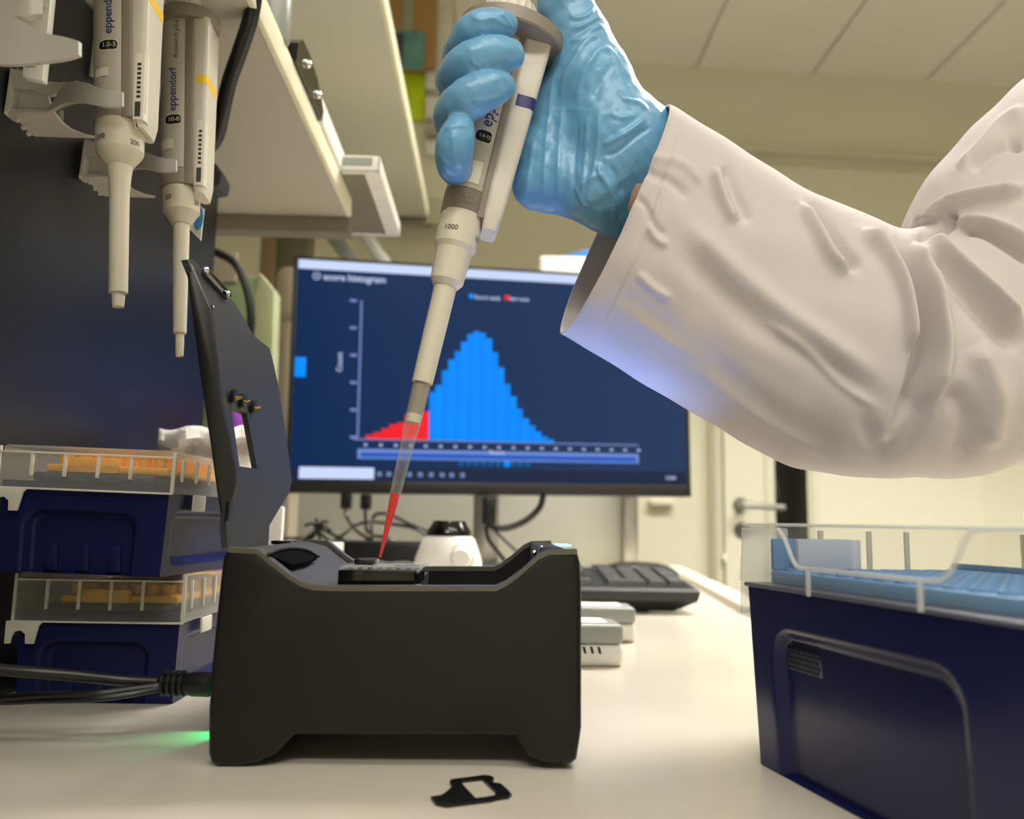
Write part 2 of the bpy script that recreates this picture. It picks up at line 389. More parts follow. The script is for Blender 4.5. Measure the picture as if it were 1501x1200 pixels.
tag(m.build('grey_canister', M_greyplastic), 'small grey canister on the lower shelf next to the black case', 'canister')
m = MB(); m.tube(spline([(xs-.012, Y1p+.004, zt+.02), (xs+.0, Y1p+.006, zt+.026), (xs+.006, Y1p+.005, zt+.019), (xs-.004, Y1p+.006, zt+.004), (xs-.02, Y1p+.006, zt+.003)], 20), .0022, 8)
tag(m.build('grey_clip', M_greyplastic), 'grey bent clip on the shelf just before the white storage tray', 'clip')

# far cabinet and notes, seen past the upper shelf
YB = 2.0
m = MB(); ybox(m, 560, -160, 636, 96, YB, .055); tag(m.build('brown_binder', mat('brown_board', (168, 130, 78), .6)), 'brown upright box file at the top behind the upper shelf', 'box file')
m = MB(); ybox(m, 597, -160, 604, 60, YB-.006, .005); tag(m.build('green_folder', mat('green_folder', (150, 160, 128), .6)), 'pale green folder edge in front of the brown box file', 'folder')
m = MB(); ybox(m, 572, 44, 621, 101, YB-.012, .0055, .001); lf = tag(m.build('leaflet', mat('teal_leaflet', (96, 150, 146), .5, var=.35, nscale=18)), 'teal and dark printed leaflet hanging above the yellow note', 'leaflet')
m = MB(); ybox(m, 576, 48, 590, 99, YB-.0132, .001, 0); m.build('dark_print', mat('leaflet_dark', (62, 60, 74), .5, var=.3, nscale=20), lf, smooth=False)
m = MB(); ybox(m, 574, 101, 622, 175, YB+.045, .013, .001); tag(m.build('yellow_note', mat('note_yellow', (206, 232, 16), .6)), 'bright yellow-green note hanging below the leaflet', 'note')
fc = thing('wall_cabinet', 'cream wall cabinet with stacked white boards behind the hand', 'cabinet', (0, 2.2, .6))
m = MB(); ybox(m, 560, -200, 655, 290, 2.06, .2, .004); m.build('body', M_wall, fc)
for (y0, y1) in ((100, 130), (140, 172), (182, 196), (205, 225)):
    m = MB(); ybox(m, 624, y0, 660, y1, 2.03, .03, .004); m.build('board', M_white if y0 != 182 else M_shelf, fc)
m = MB(); ybox(m, 585, 292, 632, 325, 2.25, .1, .004); tag(m.build('junction_box', M_greybeam), 'grey box on the wall under the end of the upper shelf', 'box')

# things at the back left under the shelf
gb = thing('green_box', 'pale green translucent box at the back left behind the raised lid', 'box', (-.4, .95, 0))
m = MB(); a = WY(300, 440, .95); b = WY(372, 560, .95)
m.box((a.x-.03, .95, 0), (b.x, .99, a.z+.03), .003); m.build('body', mat('green_plastic', (140, 160, 118), .5, var=.08, nscale=20), gb)
m = MB(); p = [WY(372, 440, .948), WY(380, 398, .948), WY(402, 425, .948), WY(398, 560, .948), WY(372, 560, .948)]; m.prism(p, (0, .03, 0), .002); m.build('side_flap', mat('green_plastic_light', (186, 192, 150), .5, var=.1, nscale=20), gb)
m = MB(); ybox(m, 298, 368, 345, 412, .944, .005, .001); m.build('label', mat('label_beige', (178, 166, 148), .6), gb)
m = MB(); m.tube(spline([WY(296, 362, .90), WY(322, 372, .90), WY(346, 388, .90), WY(362, 425, .90), WY(368, 470, .90), WY(362, 515, .90), WY(350, 560, .9), WY(340, 640, .9)], 50), .0045, 8)
tag(m.build('looped_cable', M_cable), 'black cable looping in front of the pale green box', 'cable')
m = MB(); a = WY(397, 300, 1.35); b = WY(446, 470, 1.35); m.box((a.x, 1.35, .302), (b.x, 1.40, a.z), .002)
tag(m.build('dark_cupboard', mat('olive_board', (112, 108, 86), .6)), 'dark olive cupboard side above the left end of the monitor', 'cupboard')
m = MB(); ybox(m, 385, 300, 397, 470, 1.34, .02); tag(m.build('brown_strip', mat('brown_strip', (150, 128, 96), .6)), 'narrow brown edge strip beside the dark cupboard', 'strip')
m = MB(); ybox(m, 404, 387, 440, 480, 1.2, .06, .012); a = WY(404, 480, 1.2); b = WY(440, 480, 1.2); m.box((a.x, 1.2, 0), (b.x, 1.26, a.z+.02), .012)
tag(m.build('aluminium_cover', mat('silver_cover', (196, 184, 164), .35, metal=.3)), 'silver-beige upright cover just left of the monitor', 'cover')
for (px, w) in ((470, 26), (520, 20)):  # two thin grey slabs running diagonally above the monitor
    m = MB(); m.prism([WY(px, 338, 1.42), WY(px+w, 338, 1.42), WY(px+w+190, 596, 1.42), WY(px+190, 596, 1.42)], (0, .018, 0), .002)
    tag(m.build('slanted_slab', M_greyplastic if px == 470 else M_partition), 'grey slab leaning above the monitor, the wider left one' if px == 470 else 'pale slab leaning above the monitor, the narrower right one', 'folder')

# white box with a blue pad behind the monitor top
m = MB(); a = WY(792, 374, 1.40); b = WY(900, 374, 1.40); m.box((a.x, 1.40, .3), (b.x, 1.52, a.z), .003)
tag(m.build('white_carton', M_white), 'white carton rising behind the top edge of the monitor', 'carton')
m = MB(); a = WY(818, 375, 1.42); b = WY(900, 375, 1.42)
m.prism([WY(822, 376, 1.42), WY(858, 366, 1.42), WY(900, 362, 1.42), WY(900, 378, 1.42)], (0, .08, 0), .001)
tag(m.build('blue_pad', mat('blue_pad', (30, 110, 190), .5)), 'blue pad lying on the white carton behind the monitor', 'pad')

# ------------------------------------------------------------------ monitor
BL = WY(417, 722, 1.08); TL = WY(434, 375, 1.08); BR = WY(1013, 728, 1.165)
MM = frame(BL, BR-BL, TL-BL)      # local x right, y up, z towards the camera
mn = MM.to_3x3() @ Vector((0, 0, 1)); inv = MM.inverted()
def S(px, py, off=.0): # point on the monitor plane in its own coordinates
    return inv @ WP(px, py, BL+mn*off, mn)
mw = (BR-BL).length; mh = S(434, 375).y
mon = thing('monitor', 'flat black computer monitor showing a blue and red histogram', 'monitor', MM)
m = MB(); m.box((0, 0, -.03), (mw, mh, -.001), .004); m.build('housing', M_black, mon, local=True)
m = MB(); m.box((0, 0, -.001), (mw, .016, .0012), .001); m.box((0, 0, -.001), (.006, mh, .0012), .001); m.box((mw-.006, 0, -.001), (mw, mh, .0012), .001); m.box((0, mh-.004, -.001), (mw, mh, .0012), .001)
m.build('bezel', mat('bezel', (40, 38, 36), .4), mon, local=True)
scm = bpy.data.materials.new('screen_glow'); scm.use_nodes = True; nt = scm.node_tree; b = nt.nodes['Principled BSDF']
tc = nt.nodes.new('ShaderNodeTexCoord'); sp = nt.nodes.new('ShaderNodeSeparateXYZ'); rp = nt.nodes.new('ShaderNodeValToRGB'); mr = nt.nodes.new('ShaderNodeMapRange')
mr.inputs['From Max'].default_value = mw; nt.links.new(tc.outputs['Object'], sp.inputs[0]); nt.links.new(sp.outputs[0], mr.inputs[0]); nt.links.new(mr.outputs[0], rp.inputs[0])
rp.color_ramp.elements[0].color = (*lin((10, 42, 84)), 1); rp.color_ramp.elements[1].color = (*lin((40, 60, 94)), 1)
b.inputs['Base Color'].default_value = (.003, .003, .004, 1); b.inputs['Roughness'].default_value = .3; b.inputs['Specular IOR Level'].default_value = .08; nt.links.new(rp.outputs[0], b.inputs['Emission Color']); b.inputs['Emission Strength'].default_value = 1.0
m = MB(); m.box((.006, .016, -.001), (mw-.006, mh-.004, .0004)); screen = m.build('screen', scm, mon, local=True, smooth=False)
def squad(mb, x0, y0, x1, y1, off):
    yy_ = max(y0, y1); a = S(x0, y0); b_ = S(x1, y1); xa, xb = sorted((S(x0, yy_).x, S(x1, yy_).x)); ya, yb = sorted((a.y, b_.y))
    mb.box((xa, ya, .0004), (xb, yb, .0004+off))
def slope(px): return 642+(px-518)*.022      # baseline of the chart on the picture plane
G_blue = glow('bar_blue', (0, 140, 255), 1.05); G_red = glow('bar_red', (245, 36, 44), 1.0); G_axis = glow('axis_lilac', (130, 150, 210), .9); G_white = glow('screen_white', (205, 220, 255), 1.0)
G_mid = glow('slider_blue', (40, 92, 190), 1.0); G_txt = glow('screen_text', (190, 205, 240), .9); G_dot = glow('dots_blue', (0, 100, 170), .9)
base0 = S(518, 642).y; 
rx = np.linspace(536, 628, 9)
rh = [4, 8, 14, 20, 23, 35, 37, 40, 36]
m = MB()
for i in range(8):
    yb = slope(rx[i]); squad(m, rx[i], yb, rx[i+1], yb-rh[i]-1, .0003)
squad(m, 519, 642, 628, 644.5, .0004); m.build('red_bars', G_red, screen, local=True, smooth=False)
bx = np.linspace(628, 812, 21)
bh = [72, 88, 102, 118, 131, 146, 157, 160, 160, 148, 124, 100, 78, 60, 44, 30, 22, 13, 6, 3]
bh = [70, 80, 102, 118, 130, 144, 156, 160, 158, 150, 130, 108, 84, 66, 48, 34, 24, 15, 8, 4]
m = MB(); m2 = MB()
for i in range(20):
    yb = slope(bx[i]); squad(m if i % 2 else m2, bx[i], yb, bx[i+1], yb-bh[i], .0003)
m.build('blue_bars', G_blue, screen, local=True, smooth=False); m2.build('blue_bars', glow('bar_blue_b', (0, 132, 246), 1.05), screen, local=True, smooth=False)
m = MB(); squad(m, 523, 440, 525.5, 641, .0003)
squad(m, 518, 643, 936, 654, .0002) if False else None
a = S(518, 643); b_ = S(936, 653); m.box((a.x, (a.y+b_.y)/2-.0008, .0004), (b_.x, (a.y+b_.y)/2+.0008, .00065))
for k in range(6): squad(m, 513, 440+k*40-1.5, 523, 440+k*40+2.5, .0003)
m.build('chart_axis', G_axis, screen, local=True, smooth=False)
m = MB(); xb0 = S(536, 650).x; xb1 = S(936, 650).x; yb = (a.y+b_.y)/2
for k in range(20):
    x = xb0+(xb1-xb0)*k/19; m.box((x-.0022, yb-.0085, .0004), (x+.0022, yb-.0055, .0007))
tn = m.build('tick_numbers', G_txt, screen, local=True, smooth=False); tn['kind'] = 'stuff'
def lettering(nm, txt, size, fn, bold=.0002, al='LEFT'):
    m = MB(); put_text(m, txt, size, fn, bold, al); m.build(nm, G_txt, screen, local=True, smooth=False)
lettering('axis_title', 'Score', .009, lambda x, y: Vector((S(728, 655).x+x, yb-.0165+y, .0008)), .0002, 'CENTER')
lettering('axis_title', 'Count', .010, lambda x, y: Vector((S(501, 545).x-y, S(500, 545).y+x, .0008)))
lettering('screen_title', '\u2609 score histogram', .0125, lambda x, y: Vector((S(458, 408).x+x, S(458, 409).y+y, .0008)), .0004)
lettering('legend_text', 'Good reads', .0075, lambda x, y: Vector((S(695, 438).x+x, S(695, 438).y+y, .0008)))
lettering('legend_text', 'Bad reads', .0068, lambda x, y: Vector((S(747, 440).x+x, S(747, 440).y+y, .0008)))
lettering('clock_text', '12:04', .007, lambda x, y: Vector((S(975, 708).x+x, .0235+y, .0008)))
m = MB(); sl0 = S(524, 665); sl1 = S(936, 672); ym = (sl0.y+sl1.y)/2
m.box((sl0.x, ym-.0065, .0004), (sl1.x, ym+.0065, .0007)); m.build('slider_bar', glow('slider_edge', (120, 150, 225), .9), screen, local=True, smooth=False)
m = MB(); m.box((sl0.x+.004, ym-.0045, .0004), (sl1.x-.004, ym+.002, .0009)); m.build('slider_fill', G_mid, screen, local=True, smooth=False)
m = MB(); a = S(436, 378); b_ = S(1003, 405)
m.box((.0065, mh-.0165, .0004), (mw-.007, mh-.0042, .0006)); m.build('title_bar', G_white, screen, local=True, smooth=False)
m = MB()
for k in range(10): m.ball((S(676+k*10.8, 686).x, .0415, .0005), .0034 if k != 6 else .0042, 7, (1, 1, .1))
m.build('page_dots', G_dot, screen, local=True)
m = MB(); m.ball((S(743, 687).x, .0415, .0007), .0044, 7, (1, 1, .1)); m.build('active_dot', G_blue, screen, local=True)
m = MB(); m.ball((S(691, 434).x, S(691, 434).y, .0006), .0038, 7, (1, 1, .1)); m.build('legend_dot', G_blue, screen, local=True)
m = MB(); m.ball((S(743, 436).x, S(743, 436).y, .0006), .0038, 7, (1, 1, .1)); m.build('legend_dot', G_red, screen, local=True)
m = MB(); m.box((.0065, .0165, .0004), (mw-.0065, .034, .0006)); m.build('task_bar', glow('task_bar', (30, 40, 66), 1), screen, local=True, smooth=False)
m = MB(); m.box((.017, .0185, .0006), (S(548, 700).x, .0335, .0009)); m.build('search_box', G_white, screen, local=True, smooth=False)
m = MB(); m.box((.0068, S(430, 552).y, .0004), (S(449, 530).x, S(430, 523).y, .0008), .0004); m.build('side_button', G_blue, screen, local=True)
m = MB(); 
for k, c in enumerate((556, 570, 600, 616, 632, 648, 662, 678)): x = S(c, 699).x; m.box((x-.003, .0225, .0006), (x+.003, .0285, .0009), .001)
ti_ = m.build('task_icons', glow('icons', (120, 150, 200), .8), screen, local=True); ti_['kind'] = 'stuff'
# stand
std = WY(712, 800, 1.2)
m = MB(); m.box((std.x-.018, 1.17, .004), (std.x+.018, 1.19, .3), .003); m.build('stand_column', M_steel, mon)
m = MB(); m.box((std.x-.11, 1.10, .0006), (std.x+.11, 1.30, .008), .003); m.build('stand_foot', M_black, mon)
# cables and plugs under the screen
cab = thing('monitor_cables', 'thin black cables hanging in loops under the monitor', 'cable', (0, 1.12, 0))
m = MB(); ybox(m, 499, 722, 514, 746, 1.09, .012, .002); ybox(m, 528, 724, 543, 747, 1.09, .012, .002); m.build('plug', M_black, cab)
Yc = 1.08
m = MB()
for pts in ([(506, 745), (508, 758), (520, 775), (540, 790), (556, 800), (575, 812)], [(535, 747), (536, 765), (538, 778), (548, 785), (565, 788), (590, 800)],
            [(547, 808), (544, 775), (548, 757), (560, 752), (580, 758), (600, 768), (630, 780)], [(480, 800), (505, 782), (525, 768), (545, 765), (575, 768), (610, 775), (640, 795)],
            [(410, 788), (440, 789), (452, 786), (468, 775), (500, 790), (525, 805)]):
    m.tube(spline([WY(x, y, Yc+random.uniform(-.03, .05)) for x, y in pts], 36), .0022, 6)
m.build('lead', M_cable, cab)
m = MB(); a = WY(466, 778, 1.0)
for k in range(7):
    an = k*.9; d1 = Vector((math.cos(an)*.016, math.sin(an*1.7)*.008, abs(math.sin(an))*.014))
    m.tube(spline([a+d1, a+d1*.4+Vector((0, 0, .006)), a, a-Vector((d1.x*1.2, 0, .015)), a-Vector((d1.x*1.9, 0, .028))], 16), .0018, 6)
tag(m.build('cable_bundle', M_cable), 'tied knot of thin dark cable left of the hanging plugs', 'cable')
m = MB(); ybox(m, 707, 727, 727, 769, 1.10, .015, .003); hd = tag(m.build('display_plug', M_black), 'thick black display plug hanging under the middle of the monitor', 'plug')
m = MB(); m.tube(spline([WY(716, 768, 1.105), WY(728, 774, 1.10), WY(750, 772, 1.1), WY(775, 760, 1.1), WY(792, 742, 1.1), WY(797, 722, 1.1)], 30), .0042, 8); m.build('lead', M_cable, hd)
m = MB(); m.tube(spline([WY(712, 770, 1.1), WY(716, 790, 1.1), WY(735, 815, 1.1), WY(750, 835, 1.1)], 20), .0028, 6); m.tube(spline([WY(718, 770, 1.1), WY(740, 792, 1.1), WY(765, 815, 1.1), WY(780, 832, 1.1)], 20), .0018, 6); m.build('lead', M_cable, hd)
m = MB(); ybox(m, 478, 792, 690, 812, .98, .05, .004); m.v = [Vector((v.x, v.y, v.z)) for v in m.v]
zz = min(v.z for v in m.v); m.v = [Vector((v.x, v.y, v.z if v.z > zz+.006 else 0)) for v in m.v]
tag(m.build('power_strip', M_black), 'low black strip lying behind the red filled tip', 'power strip')
m = MB(); a = WY(440, 806, .56); b = WY(481, 806, .56); m.box((a.x, .56, 0), (b.x, .62, WY(460, 797, .56).z), .001)
tag(m.build('white_block', M_white), 'small white block just behind the sequencer by the raised lid', 'block')
m = MB(); _a = WY(385, 742, .50); _b = WY(415, 742, .50); m.prism([(_a.x, .5, 0), (_a.x, .5, _a.z), (_b.x, .5, _b.z), (_b.x-.001, .5, 0)], (0, .006, 0), .001)
tag(m.build('white_card', M_whitepaper), 'white card standing between the raised lid and the monitor', 'card')

# ------------------------------------------------------------------ vortex mixer
c = WY(657, 826, .66); cx = c.x; zt2 = WY(655, 785, .66).z; zb = WY(655, 763, .66).z; rr = (WY(706, 820, .66)-WY(600, 820, .66)).x/2
vm = thing('vortex_mixer', 'white vortex mixer with black cup and side knob behind the sequencer', 'mixer', (cx, .66, 0))
m = MB(); M = Matrix.Translation((cx, .66, 0)); m.lathe([(rr*1.02, 0), (rr*1.05, .006), (rr*1.03, zt2*.45), (rr*.92, zt2*.75), (rr*.72, zt2*.97), (rr*.62, zt2)], M, 40); m.build('base', M_white, vm)
r2 = (WY(692, 780, .66)-WY(626, 780, .66)).x/2
m = MB(); m.lathe([(r2, zt2+.0002), (r2*.98, zt2+.004), (r2*.82, zb-.004), (r2*.70, zb), (r2*.55, zb), (r2*.5, zb-.004)], M, 40); m.build('cup', M_blackgloss, vm)
kn = WY(676, 817, .66-rr*.93); m = MB(); m.lathe([(.010, 0), (.010, .004), (.0085, .005), (.007, .014), (.006, .016)], frame(kn+Vector((0, .008, 0)), (1, 0, 0), (0, 0, 1)), 24); m.build('knob', M_white, vm)

# ------------------------------------------------------------------ keyboard and mouse
kA = WZ(1026, 893, .0); kY = kA.y
cor = WZ(1030, 885, .010)
kM = Matrix.Translation((cor.x, cor.y, 0)) @ Matrix.Rotation(math.radians(6), 4, 'X') @ Matrix.Identity(4)
kM = frame((cor.x, cor.y, .0128), (1, -.01, 0), (-.06, 1, .085))
kb = thing('keyboard', 'black full-size computer keyboard behind the sequencer', 'keyboard', kM)
KW, KD = .44, .135
m = MB(); m.loft([[Vector((-KW, .012, -.010)), Vector((-.018, .012, -.010)), Vector((-.014, KD-.004, -.010)), Vector((-KW, KD-.004, -.010))], [Vector((-KW, .001, -.001)), Vector((-.004, .001, -.001)), Vector((-.003, KD, -.001)), Vector((-KW, KD, -.001))], [Vector((-KW, 0, .0075)), Vector((-.002, 0, .0075)), Vector((-.002, KD, .0075)), Vector((-KW, KD, .0075))], [Vector((-KW, .003, .010)), Vector((-.005, .003, .010)), Vector((-.005, KD-.003, .010)), Vector((-KW, KD-.003, .010))]]); m.build('body', M_kb, kb, local=True)
m = MB(); m.box((-KW+.02, .012, -.012), (-.02, .03, -.003), .002)
m.build('front_foot', M_black, kb, local=True)
m = MB(); m.box((-KW+.02, .10, -.0202), (-.03, .12, -.003), .002); m.build('rear_foot', M_black, kb, local=True)
kk = 0
def key(x0, y0, x1, y1):
    m = MB(); w = .0026; h0, h1 = .0102, .0150
    m.loft([[Vector((x0+w*.3, y0+w*.3, h0)), Vector((x1-w*.3, y0+w*.3, h0)), Vector((x1-w*.3, y1-w*.3, h0)), Vector((x0+w*.3, y1-w*.3, h0))],
            [Vector((x0+w, y0+w, h1)), Vector((x1-w, y0+w, h1)), Vector((x1-w, y1-w, h1)), Vector((x0+w, y1-w, h1))]])
    m.build('key', M_keys, kb, local=True, smooth=False)
p = .0188
nx = -.010-4*p
for r in range(5):
    y0 = .010+r*p
    for c in range(4):
        if r == 0 and c == 1: continue
        if c == 3 and r in (1, 3): continue
        x0 = nx+c*p; x1 = x0+p*(2 if (r == 0 and c == 0) else 1); y1 = y0+p*(2 if (c == 3 and r in (0, 2)) else 1)
        key(x0, y0, x1, y1)
ax = nx-.012-3*p
for c in range(3): key(ax+c*p, .010, ax+c*p+p, .010+p)
key(ax+p, .010+p, ax+2*p, .010+2*p)
for r in (3, 4):
    for c in range(3): key(ax+c*p, .010+r*p, ax+c*p+p, .010+r*p+p)
bx0 = ax-.010
for r in range(5):
    x = bx0; k = 0
    while x > -KW+.02:
        w = p*(5 if (r == 0 and k == 3) else (2 if k == 0 and r < 4 and r > 0 else 1)); w = min(w, x-(-KW+.008)); key(x-w, .010+r*p, x, .010+r*p+p); x -= w; k += 1
for k in range(16): key(-KW+.02+k*.0255, .110, -KW+.038+k*.0255, .122)
mo = WZ(940, 853, 0)
ms = thing('computer_mouse', 'black rounded computer mouse behind the keyboard number pad', 'mouse', (mo.x, mo.y+.02, 0))
m = MB(); prof = [(.001, 0), (.98, .02), (1, .2), (.93, .5), (.75, .78), (.45, .95), (.02, 1)]
m.lathe([(r*.06, z*.026) for r, z in prof], Matrix.Translation((mo.x, mo.y+.03, .001)) , 36, 1, .55); m.build('shell', M_black, ms)
m = MB(); m.lathe([(.003, -.003), (.0042, 0), (.003, .003)], frame((mo.x+.02, mo.y+.03, .0225), (0, 1, 0), (0, 0, 1)), 14); m.build('scroll_wheel', M_greyplastic, ms)

# ------------------------------------------------------------------ two small handheld sequencers
def minion(name, label, cpx, cpy, z0, yaw, hole):
    c = WZ(cpx, cpy, 0)          # front right bottom corner
    M = Matrix.Translation(c) @ Matrix.Rotation(yaw, 4, 'Z')
    t = thing(name, label, 'sequencer', M)
    L, D, H = .105, .033, .0235
    m = MB(); m.box((-L, 0, 0), (0, D, H*.52), .003, 3); m.build('base', M_white, t, local=True)
    m = MB(); m.box((-L, -.0002, H*.52), (0.0002, D, H), .003, 3); m.build('cover', M_greyplastic, t, local=True)
    m = MB(); m.box((-L+.006, .004, H-.0003), (-.008, D-.004, H+.0006), .0008); m.build('top_plate', M_whitepaper, t, local=True)
    m = MB()
    for k in range(12): x = -.014-k*.0042; m.prism([(x, -.0004, .0075), (x+.0015, -.0004, .0075), (x+.0005, -.0004, .0112), (x-.001, -.0004, .0112)], (0, .0006, 0))
    m.build('vent_slots', M_black, t, local=True, smooth=False)
    m = MB(); m.box((-.0003, .012, .004), (.0005, .02, .010), .0003); m.build('port', M_greyplastic, t, local=True)
    return t
minion('handheld_sequencer', 'small grey and white handheld sequencer nearest the front, slotted side showing', 914, 978, 0, .03, 1)
minion('handheld_sequencer', 'small grey and white handheld sequencer behind the slotted one, before the keyboard', 932, 942, 0, -.01, 0)

# ------------------------------------------------------------------ the benchtop sequencer
YF, YR = .285, .412
dev = thing('benchtop_sequencer', 'black benchtop sequencing device with open lid on the bench', 'sequencer', (0, .34, 0))
outl = [(334, 803), (378, 806), (398, 823), (420, 840), (440, 853), (460, 859), (490, 860), (560, 860), (640, 860), (700, 860), (727, 860), (742, 853), (765, 836), (790, 814), (805, 807), (846, 806),
        (851, 825), (853, 860), (853, 960), (853, 1068), (851, 1082), (846, 1091), (838, 1097), (800, 1096), (776, 1087), (756, 1079), (730, 1078), (560, 1078), (430, 1078), (405, 1082), (375, 1096), (350, 1101),
        (318, 1101), (309, 1094), (305, 1080), (304, 1040), (308, 980), (313, 930), (318, 880), (322, 842), (326, 815)]
of = [WY(x, y, YF) for x, y in outl]
zmin = min(p.z for p in of)
for p in of: p.z -= 0
of = [Vector((p.x, p.y, max(p.z-zmin*(1 if p.z < .01 else 0), .0002))) for p in of]
bm_f = MB(); bm_f.prism(of, (0, .0055, 0), .0022, 3, True); bm_f.build('front_shell', M_blackmetal, dev)
orr = [Vector((p.x, YR, p.z)) for p in of]
m = MB(); m.prism(orr, (0, -.0055, 0), .0022, 3, True); m.build('rear_shell', M_blackmetal, dev)
for (nm, ya, dyy, lift) in (('front_rim', YF-.0002, .0060, 0), ('rear_rim', YR-.0062, .0064, .0002)):  # bands along the top edges, their lit look put into a lighter colour
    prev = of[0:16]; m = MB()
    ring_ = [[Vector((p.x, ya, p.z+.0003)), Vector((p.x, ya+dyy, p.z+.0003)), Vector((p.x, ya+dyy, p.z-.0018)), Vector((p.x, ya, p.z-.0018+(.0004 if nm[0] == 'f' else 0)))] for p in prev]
    m.loft(ring_); m.build(nm, M_litrim, dev)
xsplit = WY(592, 850, YF).x
def offs(d, lo, hi, pts):
    out = []
    for p in pts: out.append(Vector((p.x, YF+.0055, p.z)))
    return out
mid = offs(0, 0, 0, of)
top_l = []; zv = of[7].z
body = []
for i, p in enumerate(mid):
    q = p.copy()
    if i <= 8: q.z -= .0022 if i > 0 else 0
    elif i <= 15:
        q.z = max(q.z-.017, .03) if i < 14 else q.z-.002
    body.append(q)
body[0].z -= .0005
ins = Vector((xsplit, YF+.0055, body[8].z)); ins2 = Vector((xsplit, YF+.0055, body[9].z))
body = [q for i, q in enumerate(body) if i not in (8,)]
body = body[:8]+[ins, ins2]+body[8:]
m = MB(); m.prism(body, (0, YR-YF-.011, 0)); m.build('chassis', M_slate, dev)
# right ear deck with glowing power key
a = WY(797, 809, YF); b = WY(845, 809, YF)
m = MB(); m.box((a.x+.001, YF+.005, of[15].z-.012), (b.x-.0012, YR-.005, of[15].z-.0003), .001); m.build('power_deck', M_blackmetal, dev)
pk = WZ(827, 799, of[15].z)
m = MB(); m.box((pk.x-.0030, pk.y-.006, of[15].z-.0002), (pk.x+.0024, pk.y+.012, of[15].z+.0004), .0002); m.build('power_key', glow('led_blue', (120, 180, 255), 4), dev)
led = bpy.data.lights.new('power_led', 'SPOT'); led.energy = .30; led.color = (.16, .34, 1); led.spot_size = math.radians(95); led.spot_blend = .9; led.shadow_soft_size = .004
lo = bpy.data.objects.new('power_led', led); COL.objects.link(lo); lo.location = (pk.x, pk.y+.006, of[15].z+.004)
lo.rotation_euler = (Vector((.05, -.035, .30))).to_track_quat('-Z', 'Y').to_euler()
m = MB(); m.ball((WY(787, 812, YF+.03).x, YF+.05, of[13].z-.001), .0011, 8); m.ball((WY(797, 812, YF+.03).x, YF+.045, of[13].z+.001), .0011, 8); m.build('screw', M_chrome, dev)
# finger recess on the left slope
def on_slope(px, py, lift=.0022):
    p1, p2 = body[1], body[4]; n = Vector((-(p2.z-p1.z), 0, p2.x-p1.x)).normalized()
    return WP(px, py, p1+n*lift, n)
m = MB(); pts = [on_slope(x, y) for x, y in ((393, 812), (410, 806), (430, 804), (448, 807), (465, 815), (452, 822), (430, 827), (412, 820))]
m.prism(pts, (0, 0, -.0012)); m.build('finger_recess', M_recess, dev)
m = MB(); m.tube(spline([on_slope(393, 812, .0028), on_slope(412, 805, .0028), on_slope(430, 803, .0028), on_slope(450, 806, .0028), on_slope(468, 816, .0028)], 20), .0005, 6); m.build('recess_lip', M_blackmetal, dev)
hx = body[0].x
m = MB(); m.prism([WY(397, 797, .385), WY(397, 792, .385), WY(425, 793, .385), WY(446, 799, .385), WY(462, 810, .385), WY(440, 806, .385)], (0, .012, 0), .0004); m.build('hinge_flap', M_blackgloss, dev)
# port side details and lid
zl = .0700
oL = [(333, 803), (325, 762), (318, 722), (309, 655), (300, 595), (292, 540), (284, 478), (277, 425), (272, 380)]
iL = [(336, 803), (331, 768), (345, 712), (345, 690), (333, 632), (322, 585), (316, 520), (307, 450), (277, 380)]
YL = .298
op = [WY(x, y, YL) for x, y in oL]; ip = [WY(x, y, YL) for x, y in iL]
lid = MB()
lid.prism(op+list(reversed(ip)), (0, .003, 0), .0003); lid.build('lid_rim', M_black, dev)
# lid plate: thin wall through the outer line, running back to the stepped far edge
P0 = op[0]; dz = (op[-1]-op[0]).normalized(); ln = Vector((0, 1, 0)).cross(dz).normalized()     # normal to +x side
def LP(px, py, off=.0):
    return WP(px, py, P0+ln*off, ln)
off_in = .0016
face = [(334, 803), (331, 768), (335, 712), (318, 640), (308, 560), (300, 480), (290, 420), (274, 380), (283, 380), (301, 399), (334, 434), (346, 447), (360, 470), (372, 492), (395, 510), (400, 528), (408, 566), (417, 620), (428, 704), (424, 722), (408, 748), (395, 770), (393, 803)]
if ln.x < 0: ln = -ln
plate_pts = [LP(x, y, off_in) for x, y in face]
hole_px = [(339, 596), (362, 606), (377, 687), (351, 683)]
hole = [LP(x, y, off_in) for x, y in hole_px]
def plate_with_hole(outer, hole, nrm, th):
    """flat plate with one opening, as one closed mesh"""
    bm = bmesh.new(); vo = [bm.verts.new(p) for p in outer]; vh = [bm.verts.new(p) for p in hole]
    eo = [bm.edges.new((vo[i], vo[(i+1) % len(vo)])) for i in range(len(vo))]; eh = [bm.edges.new((vh[i], vh[(i+1) % len(vh)])) for i in range(len(vh))]
    bmesh.ops.triangle_fill(bm, use_beauty=True, edges=eo+eh, normal=nrm)
    r = bmesh.ops.extrude_face_region(bm, geom=list(bm.faces)); 
    for g in r['geom']:
        if isinstance(g, bmesh.types.BMVert): g.co -= nrm*th
    return bm
m = MB(); m._bm(plate_with_hole(plate_pts, hole, ln, .0022)); lidp = m.build('lid_panel', M_lidface, dev, smooth=False)
